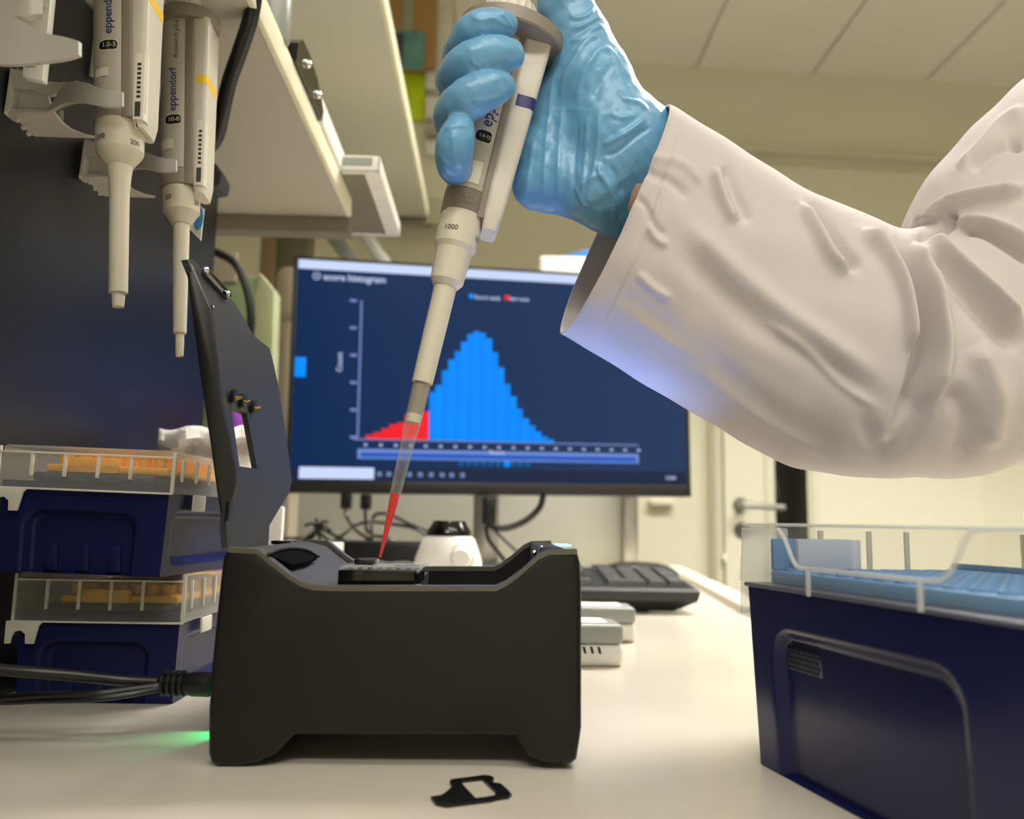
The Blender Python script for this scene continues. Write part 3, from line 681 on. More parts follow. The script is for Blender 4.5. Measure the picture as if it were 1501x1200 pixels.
# raised spine between rim and panel on the near side of the lid
m = MB(); m.prism([LP(305, 448, .002), LP(311, 520, .002), LP(318, 585, .002), LP(329, 640, .002), LP(341, 690, .002), LP(341, 712, .002), LP(328, 765, .002), LP(334, 712, .0018), LP(318, 640, .0018), LP(300, 480, .0018)], ln*.002, .0002)
m.build('lid_spine', M_black, dev)
m = MB()
a = LP(300, 397, .0026); b_ = LP(333, 433, .0026); m.tube([a, b_], .0018, 10); m.build('latch_bar', M_blackgloss, dev)
m = MB(); m.ball(LP(301, 396, .0042), .0014, 8); m.ball(LP(333, 430, .0042), .0012, 8); m.ball(LP(311, 450, .0030), .0007, 8); m.build('screw', M_chrome, dev)
for (x, y) in ((339, 583), (352, 589), (368, 598)):
    m = MB(); a = LP(x, y, .002); m.prism([a+Vector((0, -.002, .003)), a+Vector((0, .002, .003)), a+Vector((.0, .002, -.002)), a+Vector((0, -.002, -.002))], ln*.002, .0003); pb = m.build('contact_block', M_black, dev)
    m = MB(); m.tube([a+ln*.002+Vector((0, 0, -.0005)), a+ln*.0042+Vector((0, 0, -.0005))], .0006, 8); m.build('contact_pin', M_gold, pb)
# green status light at the left side, close to the bench
gl = bpy.data.lights.new('status_led', 'SPOT'); gl.energy = .06; gl.color = (0, 1, .25); gl.spot_size = math.radians(60); gl.spot_blend = .6; gl.shadow_soft_size = .001
go = bpy.data.objects.new('status_led', gl); COL.objects.link(go); g0 = Vector((min(p.x for p in of), 0, 0)); go.location = (g0.x-.0015, .334, .008)
go.rotation_euler = Vector((-.024, -.018, -.009)).to_track_quat('-Z', 'Y').to_euler()
m = MB(); m.box((g0.x-.0004, .330, .009), (g0.x+.004, .338, .012), .0004); m.build('status_light', glow('led_green', (0, 255, 90), 3), dev)

# flow cell seated in the cradle
fz = body[8].z+.0003
A = WY(495, 846, .297); B = WY(617, 846, .297)
fcell = thing('flow_cell', 'black flow cell cartridge with clear top seated in the sequencer cradle', 'flow cell', (A.x, .297, fz))
w = B.x-A.x
m = MB(); m.box((A.x, .297, fz), (B.x-.0022, .343, fz+.0062), .0004); m.build('cartridge', M_blackgloss, fcell)
m = MB(); m.box((A.x+.0002, .2975, fz+.0063), (B.x, .343, fz+.0075), .0003); m.build('clear_cover', M_clear, fcell)
m = MB(); m.box((A.x+.004, .305, fz+.0077), (A.x+.0115, .318, fz+.0096), .0006); m.build('priming_cover', M_blackgloss, fcell)
m = MB(); m.box((B.x-.0020, .2975, fz), (B.x, .300, fz+.0016), .0003); m.build('clear_foot', M_clearrib, fcell)
m = MB()
for k in range(8): m.box((A.x+.001+k*.0034, .3005, fz+.0064), (A.x+.0026+k*.0034, .304, fz+.0070)); 
for k in range(7): m.box((A.x+.018+k*.0013, .302, fz+.0076), (A.x+.0188+k*.0013, .312, fz+.0079))
m.build('channel_marks', M_greyplastic, fcell, smooth=False)
tipP = WY(557, 816, .3255)

# ------------------------------------------------------------------ pipettes
def make_pipette(name, label, group, Apx, Bpx, YA, YB_, g, held, band, cone_txt, up=None):
    """Apx: pixel of the axis low end; Bpx: pixel of the axis at the top. g: dict of pixel rows and pixel radii."""
    A = WY(*Apx, YA); B = WY(*Bpx, YB_); L = (B-A).length; Z = (B-A).normalized()
    X = Vector(g.get('xdir', (1, 0, 0))); X = (X-Z*X.dot(Z)).normalized(); Y = Z.cross(X)
    M = Matrix((X, Y, Z)).transposed().to_4x4(); M.translation = A
    def zt(py):            # distance up the axis for a pixel row
        lo, hi = -.3, 1.8
        for _ in range(40):
            mid_ = (lo+hi)/2
            if PX(A+(B-A)*mid_)[1] > py: lo = mid_
            else: hi = mid_
        return lo*L
    def rr(r, py): return r*camdepth(A+Z*zt(py))/FPX
    def pr(*rows): return [(rr(r, y), zt(y)) for y, r in rows]
    t = thing(name, label, 'pipette', M, group)
    m = MB(); m.lathe(pr(*g['nozzle'])); m.build('nozzle', M_ptip if held else M_pcone, t, local=True)
    m = MB(); m.lathe(pr(*g['shaft'])); m.build('shaft', M_pcone, t, local=True)
    m = MB(); m.lathe(pr(*g['cone'])); cone = m.build('cone', M_pcone, t, local=True, angle=16)
    y0, y1, y2 = g['body']            # bottom row of collar, top row of collar, top row of body
    r0 = rr(g['rb'], y0); r1 = rr(g['rt'], y2); zb, zc, ztp = zt(y0), zt(y1), zt(y2)
    ax0, ax1 = rr(g['block'][0], y0), rr(g['block'][1], y2)          # outer reach of the block
    seg = 28
    def ring(z, r, a0=None, flat=.93):
        return [Vector((r*math.cos(q), r*math.sin(q)*flat, z)) for q in (2*math.pi*k/seg for k in range(seg))]
    def R(z): f = max(0, min(1, (z-zb)/(ztp-zb))); return r0+(r1-r0)*f
    m = MB(); m.loft([ring(z, R(z)*s) for z, s in ((zb, .95), (zb+.001, 1.03), (zc-.0004, 1.03))]); col = m.build('collar', M_ptaupe, t, local=True)
    m = MB(); m.loft([ring(z, R(z)) for z in np.linspace(zc, ztp, 12)]); m.build('front_shell', M_pbody, t, local=True)
    # ejector housing: rounded rectangle to the side
    def rect(z, a, b, h, rc=.0022):
        out = []
        for cx_, cy_, q0 in ((b-rc, h-rc, 0), (a+rc, h-rc, 90), (a+rc, -h+rc, 180), (b-rc, -h+rc, 270)):
            for k in range(5): q = math.radians(q0+k*22.5); out.append(Vector((cx_+rc*math.cos(q), cy_+rc*math.sin(q), z)))
        return out
    def AX(z): f = max(0, min(1, (z-zb)/(ztp-zb))); return ax0+(ax1-ax0)*f
    zs = np.linspace(zb-.0035, ztp, 14)
    s0_, s1_ = g.get('stripe', (.35, .74)); in0 = r0*s1_-.0025
    m = MB(); m.loft([rect(zs[0]+.0, in0+.003, AX(zb)-.001, r0*.80)]+[rect(z, in0+.002, AX(z), R(z)*.90) for z in zs[1:]]+[rect(ztp+.0002, in0+.002, AX(ztp), R(ztp)*.85)])
    m.v = [v if True else v for v in m.v]; m.build('ejector_housing', M_pwhite, t, local=True)
    m = MB(); m.loft([rect(z, r0*s0_, in0+.0030, R(z)*(.90 if s0_ < .6 else .80), .0008) for z in np.linspace(zb+.0005, ztp, 10)]); m.build('side_stripe', M_ptaupe, t, local=True)
    zbn = zt(g['band']); hb = rr(g.get('bandh', 8), g['band'])
    m = MB(); m.loft([rect(z, in0+.0029, AX(z)+.0001, R(z)*.90+.0001) for z in (zbn-hb, zbn+hb)]); m.build('colour_band', M_bandblue if band == 'blue' else M_yellow, t, local=True)
    # print on the rounded front
    ta = g.get('ta', 0)*1.0
    def surf(a, z, lift=.00012):
        r = R(z); q = max(-.95, min(.95, a/r)); return Vector((a, -(r*.93)*math.sqrt(1-q*q)-lift, z))
    if g.get('brand'):
        yb0, yt0, sz, aoff = g['brand']; z0 = zt(yb0); hgt = zt(yt0)-z0
        v, f = text_geo('eppendorf', 1., .012); wmax = max(p[0] for p in v); s = hgt/wmax
        m = MB(); ao = rr(aoff, yb0); m.add([surf(ao-p[1]*s*sz, z0+p[0]*s) for p in v], f); m.build('brand_lettering', M_textblue, t, local=True, smooth=False)
    if g.get('model'):
        yb0, yt0, sz, aoff = g['model']; z0 = zt(yb0); hgt = zt(yt0)-z0
        v, f = text_geo('Research plus', 1., .0); wmax = max(p[0] for p in v); s = hgt/wmax
        m = MB(); ao = rr(aoff, yb0); m.add([surf(ao-(p[1]*s*sz-p[0]*s*.0), z0+p[0]*s+p[1]*s*.2) for p in v], f); m.build('line_lettering', M_textblack, t, local=True, smooth=False)
    # volume window
    zw0, zw1 = zt(g['win'][0]), zt(g['win'][1]); wa0, wa1 = rr(g['win'][2], g['win'][0]), rr(g['win'][3], g['win'][0])
    def patch(a0, a1, z0, z1, lift, rc=.4, n=8):
        """curved patch wrapped on the shell"""
        m = MB(); vs = []; 
        for i in range(n+1):
            for j in range(n+1):
                a = a0+(a1-a0)*i/n; z = z0+(z1-z0)*j/n
                vs.append(surf(a, z, lift))
        m.add(vs, [(i*(n+1)+j, (i+1)*(n+1)+j, (i+1)*(n+1)+j+1, i*(n+1)+j+1) for i in range(n) for j in range(n)]); return m
    def blob(a0, a1, z0, z1, lift):
        c, cz, ra, rz = (a0+a1)/2, (z0+z1)/2, (a1-a0)/2, (z1-z0)/2; vs = []; N = 28
        for k in range(N):
            q = 2*math.pi*k/N; ca, sa = math.cos(q), math.sin(q); ca = math.copysign(abs(ca)**(.4 if ca > 0 else .8), ca); sa = math.copysign(abs(sa)**.6, sa)
            vs.append(surf(c+ca*ra, cz+sa*rz, lift))
        vs.append(surf(c, cz, lift+.0001)); m = MB(); m.add(vs, [(k, (k+1) % N, N) for k in range(N)]); return m
    blob(wa0-.0007, wa1+.0004, zw0-.0006, zw1+.0006, .0001).build('window_rim', M_pwhite, t, local=True)
    wn_ = blob(wa0, wa1, zw0, zw1, .00025).build('volume_window', M_disp, t, local=True)
    v, f = text_geo(g['digits'], 1., .01); wmx = max(p[0] for p in v); s = (wa1-wa0)*.74/wmx
    m = MB(); m.add([surf(wa0+(wa1-wa0)*.2+p[0]*s, (zw0+zw1)/2-s*.35+p[1]*s, .0005) for p in v], f); m.build('digits', M_digit, wn_, local=True, smooth=False)
    for lb in g.get('labels', []):
        patch(rr(lb[2], lb[0]), rr(lb[3], lb[0]), zt(lb[0]), zt(lb[1]), .0002).build('paper_label', M_label, t, local=True)
    # side sticker on the outer right flank of the housing
    if g.get('sticker'):
        s0, s1 = zt(g['sticker'][0]), zt(g['sticker'][1]); n = 6; m = MB()
        m.loft([[Vector((AX(z)-.0042, -R(z)*.90-.00012, z)), Vector((AX(z)-.0021, -R(z)*.90-.00016, z)), Vector((AX(z)-.0005, -R(z)*.90+.0007, z)), Vector((AX(z)+.0002, -R(z)*.90+.003, z)), Vector((AX(z)-.001, 0, z))] for z in np.linspace(s0, s1, 6)])
        m.build('side_sticker', M_label, t, local=True)
        m = MB()
        for k in range(8): z = s0+(s1-s0)*(.32+k*.07); m.box((AX(z)-.0030, -R(z)*.90-.00045, z), (AX(z)-.0016, -R(z)*.90-.0001, z+(s1-s0)*.03))
        for k in range(14): z = s0+(s1-s0)*(.04+k*.016); m.box((AX(z)-.0036, -R(z)*.90-.00045, z), (AX(z)-.0014, -R(z)*.90-.0001, z+(s1-s0)*.007))
        m.build('sticker_print', M_textblack, t, local=True, smooth=False)
    # numbers on the cone
    def conesurf(a0, z, ang, r): return Vector((r*math.sin(ang+a0/r), -r*math.cos(ang+a0/r), z))
    m = MB()
    for txt, ang, py, h in cone_txt:
        v, f = text_geo(txt, 1., .008); z0 = zt(py); rc_ = rr(g['rc'], py)*1.012; s = rr(h, py)/.7
        m.add([conesurf(p[0]*s, z0+p[1]*s, ang, rc_) for p in v], f)
    m.build('volume_numbers', M_textblack, cone, local=True, smooth=False)
    # finger hook ring and knob
    if g.get('hook'):
        hy, hr, hh = g['hook']; zh = zt(hy); rh = rr(hr, hy); hh = rr(hh, hy); sh_ = rh*.12
        N = 44
        def hk(z, r, k_): return [Vector((sh_+r*(1+k_*.0)*math.cos(q)*1.02, r*.92*math.sin(q)*(1.0), z)) for q in (2*math.pi*k/N for k in range(N))]
        m = MB(); m.loft([hk(zh-hh, rh*.80, 0), hk(zh-hh, rh*.97, 0), hk(zh-hh*.8, rh, 0), hk(zh+hh*.7, rh, 0), hk(zh+hh, rh*.94, 0), hk(zh+hh, rh*.5, 0)]); m.build('finger_hook', M_ptaupe, t, local=True)
        kr = rh*.52; N = 48; rings = []
        for z, s in ((zh+hh, 1.), (zh+hh+.002, 1.02), (zh+hh+.009, .98), (zh+hh+.012, .86), (zh+hh+.014, .6)):
            rings.append([Vector((kr*s*(1+.05*(k % 2))*math.cos(2*math.pi*k/N), kr*s*(1+.05*(k % 2))*math.sin(2*math.pi*k/N), z)) for k in range(N)])
        m = MB(); m.loft(rings); m.build('ribbed_collar', M_pwhite, t, local=True)
        m = MB(); m.lathe([(kr*.45, zh+hh+.014), (kr*.45, zh+hh+.026), (kr*.75, zh+hh+.0262), (kr*.78, zh+hh+.033), (kr*.6, zh+hh+.035)]); m.build('push_button', M_pwhite, t, local=True)
    return t, A, Z, M, zt, rr

# the pipette in the hand, and its tip
gH = dict(nozzle=[(612, 9.5), (600, 10.5), (575, 11), (556, 11.5)], shaft=[(562, 14.2), (561, 15.3), (520, 15.8), (460, 16.3), (405, 16.8)],
          cone=[(421, 18), (413, 24.6), (400, 25.4), (372, 26.6), (369, 27), (362, 31), (340, 31.5), (318, 31.5)], rc=31.5, body=(323, 287, 62), rb=31.5, rt=38, block=(57, 68), stripe=(.62, .95),
          band=153, bandh=9, brand=(200, 120, 1.15, 11), win=(222, 206, -8, 15), digits='1.0-12', labels=[(280, 249, -22, 12)], hook=(58, 78, 12), ta=0, xdir=(1, .10, 0))
pip, PA, PZ, PM, pzt, prr = make_pipette('held_pipette', 'beige pipette with blue band gripped in the gloved hand', None, (557, 817), (757, -10), .3255, .340, gH, True, 'blue', [('1000', -.72, 349, 7.5), ('1000', .95, 352, 7.5)])
m = MB(); v, f = text_geo('Made in', 1., 0); v2, f2 = text_geo('Germany', 1., 0)
s = .0016
def colsurf(a, z): r = prr(31.5, 310)*1.03; q = max(-.95, min(.95, a/r)); return Vector((a, -r*.935*math.sqrt(1-q*q)-.0001, z))
m.add([colsurf(-.002+p[0]*s, pzt(303)+p[1]*s) for p in v], f); m.add([colsurf(-.0025+p[0]*s, pzt(310)+p[1]*s) for p in v2], f2)
cl_ = [c for c in pip.children if c.name.startswith('collar')][0]
m.build('collar_lettering', mat('print_taupe', (112, 104, 92), .5), cl_, local=True, smooth=False)
def tp(*rows): return [(prr(r, y), pzt(y)) for y, r in rows]
tip = thing('pipette_tip', 'clear filter pipette tip holding red liquid above the flow cell', 'pipette tip', PM)
out = tp((817, 2.0), (770, 4.7), (722, 8.2), (680, 9.6), (634, 11.2), (630, 12.6), (600, 12.9), (592, 13.2), (580, 13.2), (574, 13.6), (566, 13.8))
inn = [(max(r-.00035, .0002), z) for r, z in out]
m = MB(); prof = out+list(reversed(inn)); seg = 32; vs = [Vector((r*math.cos(2*math.pi*k/seg), r*math.sin(2*math.pi*k/seg), z)) for r, z in prof for k in range(seg)]; n = len(prof)
m.add(vs, [(i*seg+k, i*seg+(k+1) % seg, ((i+1) % n)*seg+(k+1) % seg, ((i+1) % n)*seg+k) for i in range(n) for k in range(seg)]); m.build('tip_wall', M_tip, tip, local=True)
m = MB(); m.lathe([(r*.93, z) for r, z in tp((816.5, 1.8), (770, 4.6), (745, 6.4), (723, 7.9))], seg=24); m.build('red_liquid', M_liquid, tip, local=True)
m = MB(); m.lathe([(r*.93, z) for r, z in tp((619, 11.6), (607, 11.9))], seg=24); m.build('filter', M_filter, tip, local=True)

# hanging pipettes
g1 = dict(nozzle=[(450, 7.8), (448, 8.4), (434, 9.2), (426, 9.4)], shaft=[(430, 11.5), (429, 13.2), (360, 13.6), (282, 14), (262, 15.6), (244, 18)],
          cone=[(246, 17), (240, 22), (229, 30.5), (224, 32.8), (190, 33.5), (184, 33)], rc=33.5, body=(187, 160, -60), rb=35, rt=39, block=(45, 52), band=12, bandh=8,
          brand=(69, 1, 1.0, 0), win=(91, 78, -19, 8), digits='1.0-5', labels=[(128, 116, -26, -4)], sticker=(190, 96), ta=0, xdir=(1, .04, 0))
make_pipette('hanging_pipette', 'pipette with yellow band marked 200 hanging nearest on the navy panel', 'pipettes hanging from the panel', (173, 450), (179, -60), .330, .330, g1, False, 'yellow', [('200', -.72, 216, 7.5), ('200', .78, 221, 7.5)])
g2 = dict(nozzle=[(522, 5.2), (520, 5.6), (500, 6.1), (486, 6.2)], shaft=[(489, 8), (488, 9.3), (420, 10.4), (340, 11.6), (326, 12)],
          cone=[(329, 14), (316, 22), (312, 25.5), (282, 26.5), (275, 26)], rc=26.5, body=(281, 256, 42), rb=29, rt=32, block=(39, 44), band=131, bandh=6.5,
          brand=(177, 114, 1.0, -1), model=(102, 48, .9, 1), win=(195, 182, -17, 6), digits='10-0', labels=[(230, 216, -24, -4)], sticker=(282, 190), hook=(36, 44, 10), xdir=(1, .04, 0))
make_pipette('hanging_pipette', 'smaller-looking pipette marked 20, further back on the navy panel with whole body in view', 'pipettes hanging from the panel', (263, 522), (270, 36), .395, .400, g2, False, 'yellow', [('20', -.62, 301, 7), ('20', 1.0, 305, 7)])

# holders on the navy panel
def holder(name, label, box_px, hook_px, Y, Yc_, k=1.0):
    """bracket: box compartment on the panel, then a flat curved arm reaching round the pipette"""
    zlo = WX(box_px[0], box_px[2], XN).z
    t = thing(name, label, 'holder', (XN, Y, 0), 'pipette holders on the panel')
    c = hook_px; H = .0175*k
    x0 = XN
    # compartment tray (open box)
    w = .030*k; d = .020*k
    m = MB(); yb = Y
    m.box((x0, yb, c.z), (x0+.0018, yb+.055*k, c.z+H*1.7), .0005)
    m.box((x0, yb, c.z), (x0+w, yb+.0015, c.z+H*1.25), .0005)
    m.box((x0, yb+.030*k, c.z), (x0+w, yb+.0315*k, c.z+H*1.5), .0005)
    m.box((x0, yb, c.z-.001), (x0+w, yb+.032*k, c.z+.0005), .0004)
    m.build('compartment', M_holder, t)
    # underside web with ribbed edge
    m = MB(); pts = [Vector((x0, yb, c.z-.0012))]
    n = 10
    for i in range(n+1): f_ = i/n; pts.append(Vector((x0+.001+(.0012 if i % 2 else 0), yb+.05*k*f_, c.z-.0012-.006*f_)))
    m.loft([[p, p+Vector((.034*k, 0, 0)), p+Vector((.034*k, 0, .0012)), p+Vector((0, 0, .0012))] for p in pts[1:]]); m.build('web', M_holder, t)
    # C arm round the cone
    inner, outer = .0125*k, .0175*k; rings = []
    for i in range(26):
        q = math.radians(205-i*9.8+0)
        zlow = c.z+.002; 
        taper = 1-.35*(i/25.)
        ca, sa = math.cos(q), math.sin(q)
        P = lambda r, z: Vector((c.x+ca*r, c.y+sa*r*-1, z))
        rings.append([P(inner, c.z+H*(1-taper)*.5), P(outer, c.z+H*(1-taper)*.3), P(outer+.001, c.z+H*taper), P(inner, c.z+H*taper)])
    m = MB(); m.loft(rings); m.build('arm', M_holder, t)
    m = MB(); q = math.radians(205)
    m.loft([[Vector((x0+w*.8, yb+.004, c.z)), Vector((x0+w*.8, yb+.03, c.z)), Vector((x0+w*.8, yb+.03, c.z+H*1.2)), Vector((x0+w*.8, yb+.004, c.z+H*1.2))],
            [Vector((c.x-outer*.9, c.y-.009*k, c.z)), Vector((c.x-outer*.9, c.y+.012*k, c.z)), Vector((c.x-outer*.9, c.y+.012*k, c.z+H)), Vector((c.x-outer*.9, c.y-.009*k, c.z+H))]]); m.build('neck', M_holder, t)
    return t
def hook_arm(name, label, near, Y0, c, tipx, H, pxs):
    pass
# the visible shape of each holder is a swept blade, its outline read at the pipette's own distance
def blade(t, path, Y0s, hs, th, nm='arm'):
    """path: pixel points of the blade's lower edge; Y0s: depth of each; hs: pixel heights"""
    rings = []
    P = [WY(x, y, yy) for (x, y), yy in zip(path, Y0s)]; Q = [WY(x, y-h, yy) for (x, y), yy, h in zip(path, Y0s, hs)]
    P = spline(P, 36); Q = spline(Q, 36)
    for i, (p_, q_) in enumerate(zip(P, Q)):
        tt = (P[min(i+1, len(P)-1)]-P[max(i-1, 0)]); tt.z = 0; nn = Vector((-tt.y, tt.x, 0)).normalized()*th
        rings.append([p_, q_, q_+nn, p_+nn])
    m = MB(); m.loft(rings); return m.build(nm, M_holder, t)
def make_holder(name, label, off, Y, s, strip=True):
    """off = pixel of the compartment's lower front corner; s = pixel scale against the nearest full holder"""
    X = lambda x, y: (off[0]+(x-5)*s, off[1]+(y-165)*s)
    t = thing(name, label, 'holder', WY(*off, Y), 'pipette holders on the panel')
    m = MB()
    q = [WY(*X(5, 165), Y), WY(*X(16, 98), Y), WY(*X(44, 125), Y), WY(*X(44, 163), Y)]
    m.prism([WY(*X(5, 166), Y+.006), WY(*X(17, 96), Y+.006), WY(*X(62, 110), Y+.006), WY(*X(78, 165), Y+.006)], (0, .0015, 0), .0004)
    m.prism([WY(*X(5, 166), Y), WY(*X(14, 160), Y), WY(*X(20, 106), Y), WY(*X(15, 98), Y)], (0, .008, 0), .0003); m.build('compartment', M_holder, t)
    blade(t, [X(9, 163), X(40, 164), X(70, 163), X(92, 152), X(120, 150), X(150, 156), X(179, 154)], [Y+.001, Y, Y-.003, Y-.014, Y-.024, Y-.030, Y-.031], [4*s, 4*s, 6*s, 26*s, 30*s, 26*s, 20*s], .0016)
    blade(t, [X(18, 128), X(45, 131), X(72, 140), X(98, 128), X(112, 122)], [Y, Y, Y-.001, Y-.003, Y-.006], [28*s, 22*s, 21*s, 8*s, 4*s], .0014, 'upper_lip')
    # ribbed underside sloping back to the panel
    rim = [(5, 166), (12, 172), (24, 174), (31, 182), (38, 190), (44, 197), (52, 200)]
    inner = [(80, 164), (80, 166), (84, 172), (92, 182), (105, 192), (125, 200), (142, 203)]
    P = []; 
    for i, (a_, b_) in enumerate(zip(rim, inner)):
        yy = Y+.001+i*.003; p_ = WY(*X(*a_), yy); q_ = WY(*X(*b_), yy); P.append([p_, q_, q_+Vector((0, 0, .0012)), p_+Vector((0, 0, .0012))])
    m = MB(); m.loft(P); m.build('underside', M_holder, t)
    m = MB()
    for (a_, b_) in ((14, 171), (25, 176), (34, 187), (42, 196)):
        c_ = WY(*X(a_, b_), Y+.006); m.ball(c_, .0011*s, 6)
    m.build('click_stud', M_holder, t)
    # inner bowl behind the cone
    c_ = WY(*X(112, 170), Y+.004)
    P = []
    for i in range(13):
        q = math.radians(150+i*15); P.append([WY(*X(135+math.cos(q)*55, 172-math.sin(q)*-24), Y+.012+.004*math.sin(q)), WY(*X(135+math.cos(q)*48, 168-math.sin(q)*-18), Y+.010+.004*math.sin(q)), WY(*X(135+math.cos(q)*48, 158-math.sin(q)*-10), Y+.010), WY(*X(135+math.cos(q)*55, 158-math.sin(q)*-10), Y+.012)])
    m = MB(); m.loft(P); m.build('bowl', M_holder, t)
    return t
h1 = make_holder('pipette_holder', 'larger white holder bracket at the left edge, gripping the nearest hanging pipette', (5, 165), .345, 1.0)
h2 = make_holder('pipette_holder', 'smaller white holder bracket lower right, gripping the further hanging pipette', (115, 259), .408, .82)
# back strips that fix the holders
m = MB(); m.prism([WX(130, 112, XN+.001), WX(141, 15, XN+.001), WX(148, 15, XN+.001), WX(146, 118, XN+.001)], (.002, 0, 0), .0003)
tag(m.build('mounting_strip', M_holder), 'white mounting strip beside the nearest hanging pipette', 'strip')
h3 = thing('pipette_holder', 'empty white curved holder cut off at the upper left corner', 'holder', WY(0, 60, .27), 'pipette holders on the panel')
blade(h3, [(-40, 75), (-10, 92), (20, 94), (60, 91), (95, 86), (115, 80)], [.262, .262, .262, .262, .261, .26], [60, 78, 70, 45, 32, 20], .0016)
blade(h3, [(-30, 24), (10, 25), (40, 22), (63, 20)], [.262, .262, .262, .264], [60, 60, 60, 60], .004, 'block')
strip = thing('holder_rail', 'pale rail with small dark printing behind the top left holder', 'rail', WY(40, 110, .30))
m = MB(); m.prism([WY(32, 112, .296), WY(62, 118, .296), WY(78, -40, .296), WY(40, -40, .296)], (0, .004, 0), .0006); m.build('rail_body', M_white, strip)
m = MB(); 
def rl(x, y): return WY(36+x, 99-y, .2958)
put_text(m, 'Pipettes', 5, lambda x, y: rl(x, y)); put_text(m, '|| -', 8, lambda x, y: WY(62+x, 14-y, .2958)); m.build('rail_lettering', M_textblack, strip, smooth=False)

# thick black cable hanging at the panel, and its grey clip
m = MB(); m.tube(spline([WY(374, -30, .405), WY(372, 0, .41), WY(365, 35, .415), WY(350, 80, .425), WY(336, 120, .435), WY(326, 165, .445), WY(319, 196, .455), WY(308, 214, .46), WY(294, 222, .465)], 60), .0041, 12)
tag(m.build('hanging_cable', M_cable), 'thick black cable curving down beside the pipette marked 20', 'cable')
m = MB(); m.prism([WY(300, 232, .52), WY(314, 236, .52), WY(325, 255, .52), (WY(322, 272, .52)), WY(300, 276, .52)], (0, .02, 0), .002)
tag(m.build('cable_clip', mat('clip_grey', (66, 66, 70), .5)), 'dark grey cable clip at the upper corner of the navy panel', 'clip')
# blue and white tag
tg = thing('hang_tag', 'white tag with a blue print hanging behind the pipette marked 20', 'tag', WY(285, 345, .43))
m = MB(); m.prism([WY(270, 322, .425), WY(286, 296, .425), WY(299, 306, .425), WY(294, 352, .425), WY(274, 332, .425)], (0, .001, 0)); m.build('card', M_white, tg, smooth=False)
m = MB(); m.ball(WY(291, 320, .4246), .0042, 8, (.6, .05, 1.5)); m.build('blue_print', mat('tag_blue', (70, 160, 215), .5), tg)

# ------------------------------------------------------------------ tip boxes
def relief(u0, u1, v0, v1, rects, fn, n=(56, 40)):
    """wall grid with recessed rounded panels; rects: (ua,ub,va,vb,r,depth); fn(u,v,d)->point, d inward"""
    us = np.linspace(u0, u1, n[0]); vs = np.linspace(v0, v1, n[1]); P = []
    for u in us:
        for v in vs:
            d = 0
            for (ua, ub, va, vb, r, dep) in rects:
                qx = abs(u-(ua+ub)/2)-(ub-ua)/2+r; qy = abs(v-(va+vb)/2)-(vb-va)/2+r
                sd = math.hypot(max(qx, 0), max(qy, 0))+min(max(qx, qy), 0)-r
                tt = max(0, min(1, -sd/.003)); d += dep*tt*tt*(3-2*tt)
            P.append(fn(u, v, d))
    F = [(i*n[1]+j, (i+1)*n[1]+j, (i+1)*n[1]+j+1, i*n[1]+j+1) for i in range(n[0]-1) for j in range(n[1]-1)]
    return P, F
def box_base(W, D, H, tap, front, right, left=None, back=None, rc=.004):
    """hollow-looking base: four relief walls plus top lip and bottom"""
    m = MB()
    def sx(v): return tap*(1-v/H)
    walls = [(W, front, lambda u, v, d: Vector((sx(v)+u*(W-2*sx(v))/W, sx(v)+d, v))), (D, right, lambda u, v, d: Vector((W-sx(v)-d, sx(v)+u*(D-2*sx(v))/D, v))),
             (W, back or [], lambda u, v, d: Vector((W-sx(v)-u*(W-2*sx(v))/W, D-sx(v)-d, v))), (D, left or [], lambda u, v, d: Vector((sx(v)+d, D-sx(v)-u*(D-2*sx(v))/D, v)))]
    for (Lw, rects, fn) in walls:
        P, F = relief(0, Lw, 0, H, rects, fn, (64, 44) if rects else (3, 3)); m.add(P, F)
    m.add([(0, 0, H), (W, 0, H), (W, D, H), (0, D, H)], [(0, 1, 2, 3)]); t = tap; m.add([(t, t, 0), (W-t, t, 0), (W-t, D-t, 0), (t, D-t, 0)], [(3, 2, 1, 0)])
    return m
def lid_shell(m, x0, x1, y0, y1, z0, z1, th, tap=.001, top=True):
    """thin box shell open at the bottom"""
    def q(d, z, s=0): return [Vector((x0+d+s, y0+d+s, z)), Vector((x1-d-s, y0+d+s, z)), Vector((x1-d-s, y1-d-s, z)), Vector((x0+d+s, y1-d-s, z))]
    R_ = [q(th, z0), q(0, z0), q(0, z1-.001, tap), q(.0008, z1, tap), ] ; vs = [p for r in R_ for p in r]
    m.add(vs, [(i*4+k, i*4+(k+1) % 4, (i+1)*4+(k+1) % 4, (i+1)*4+k) for i in range(len(R_)-1) for k in range(4)]+[(12, 13, 14, 15)])
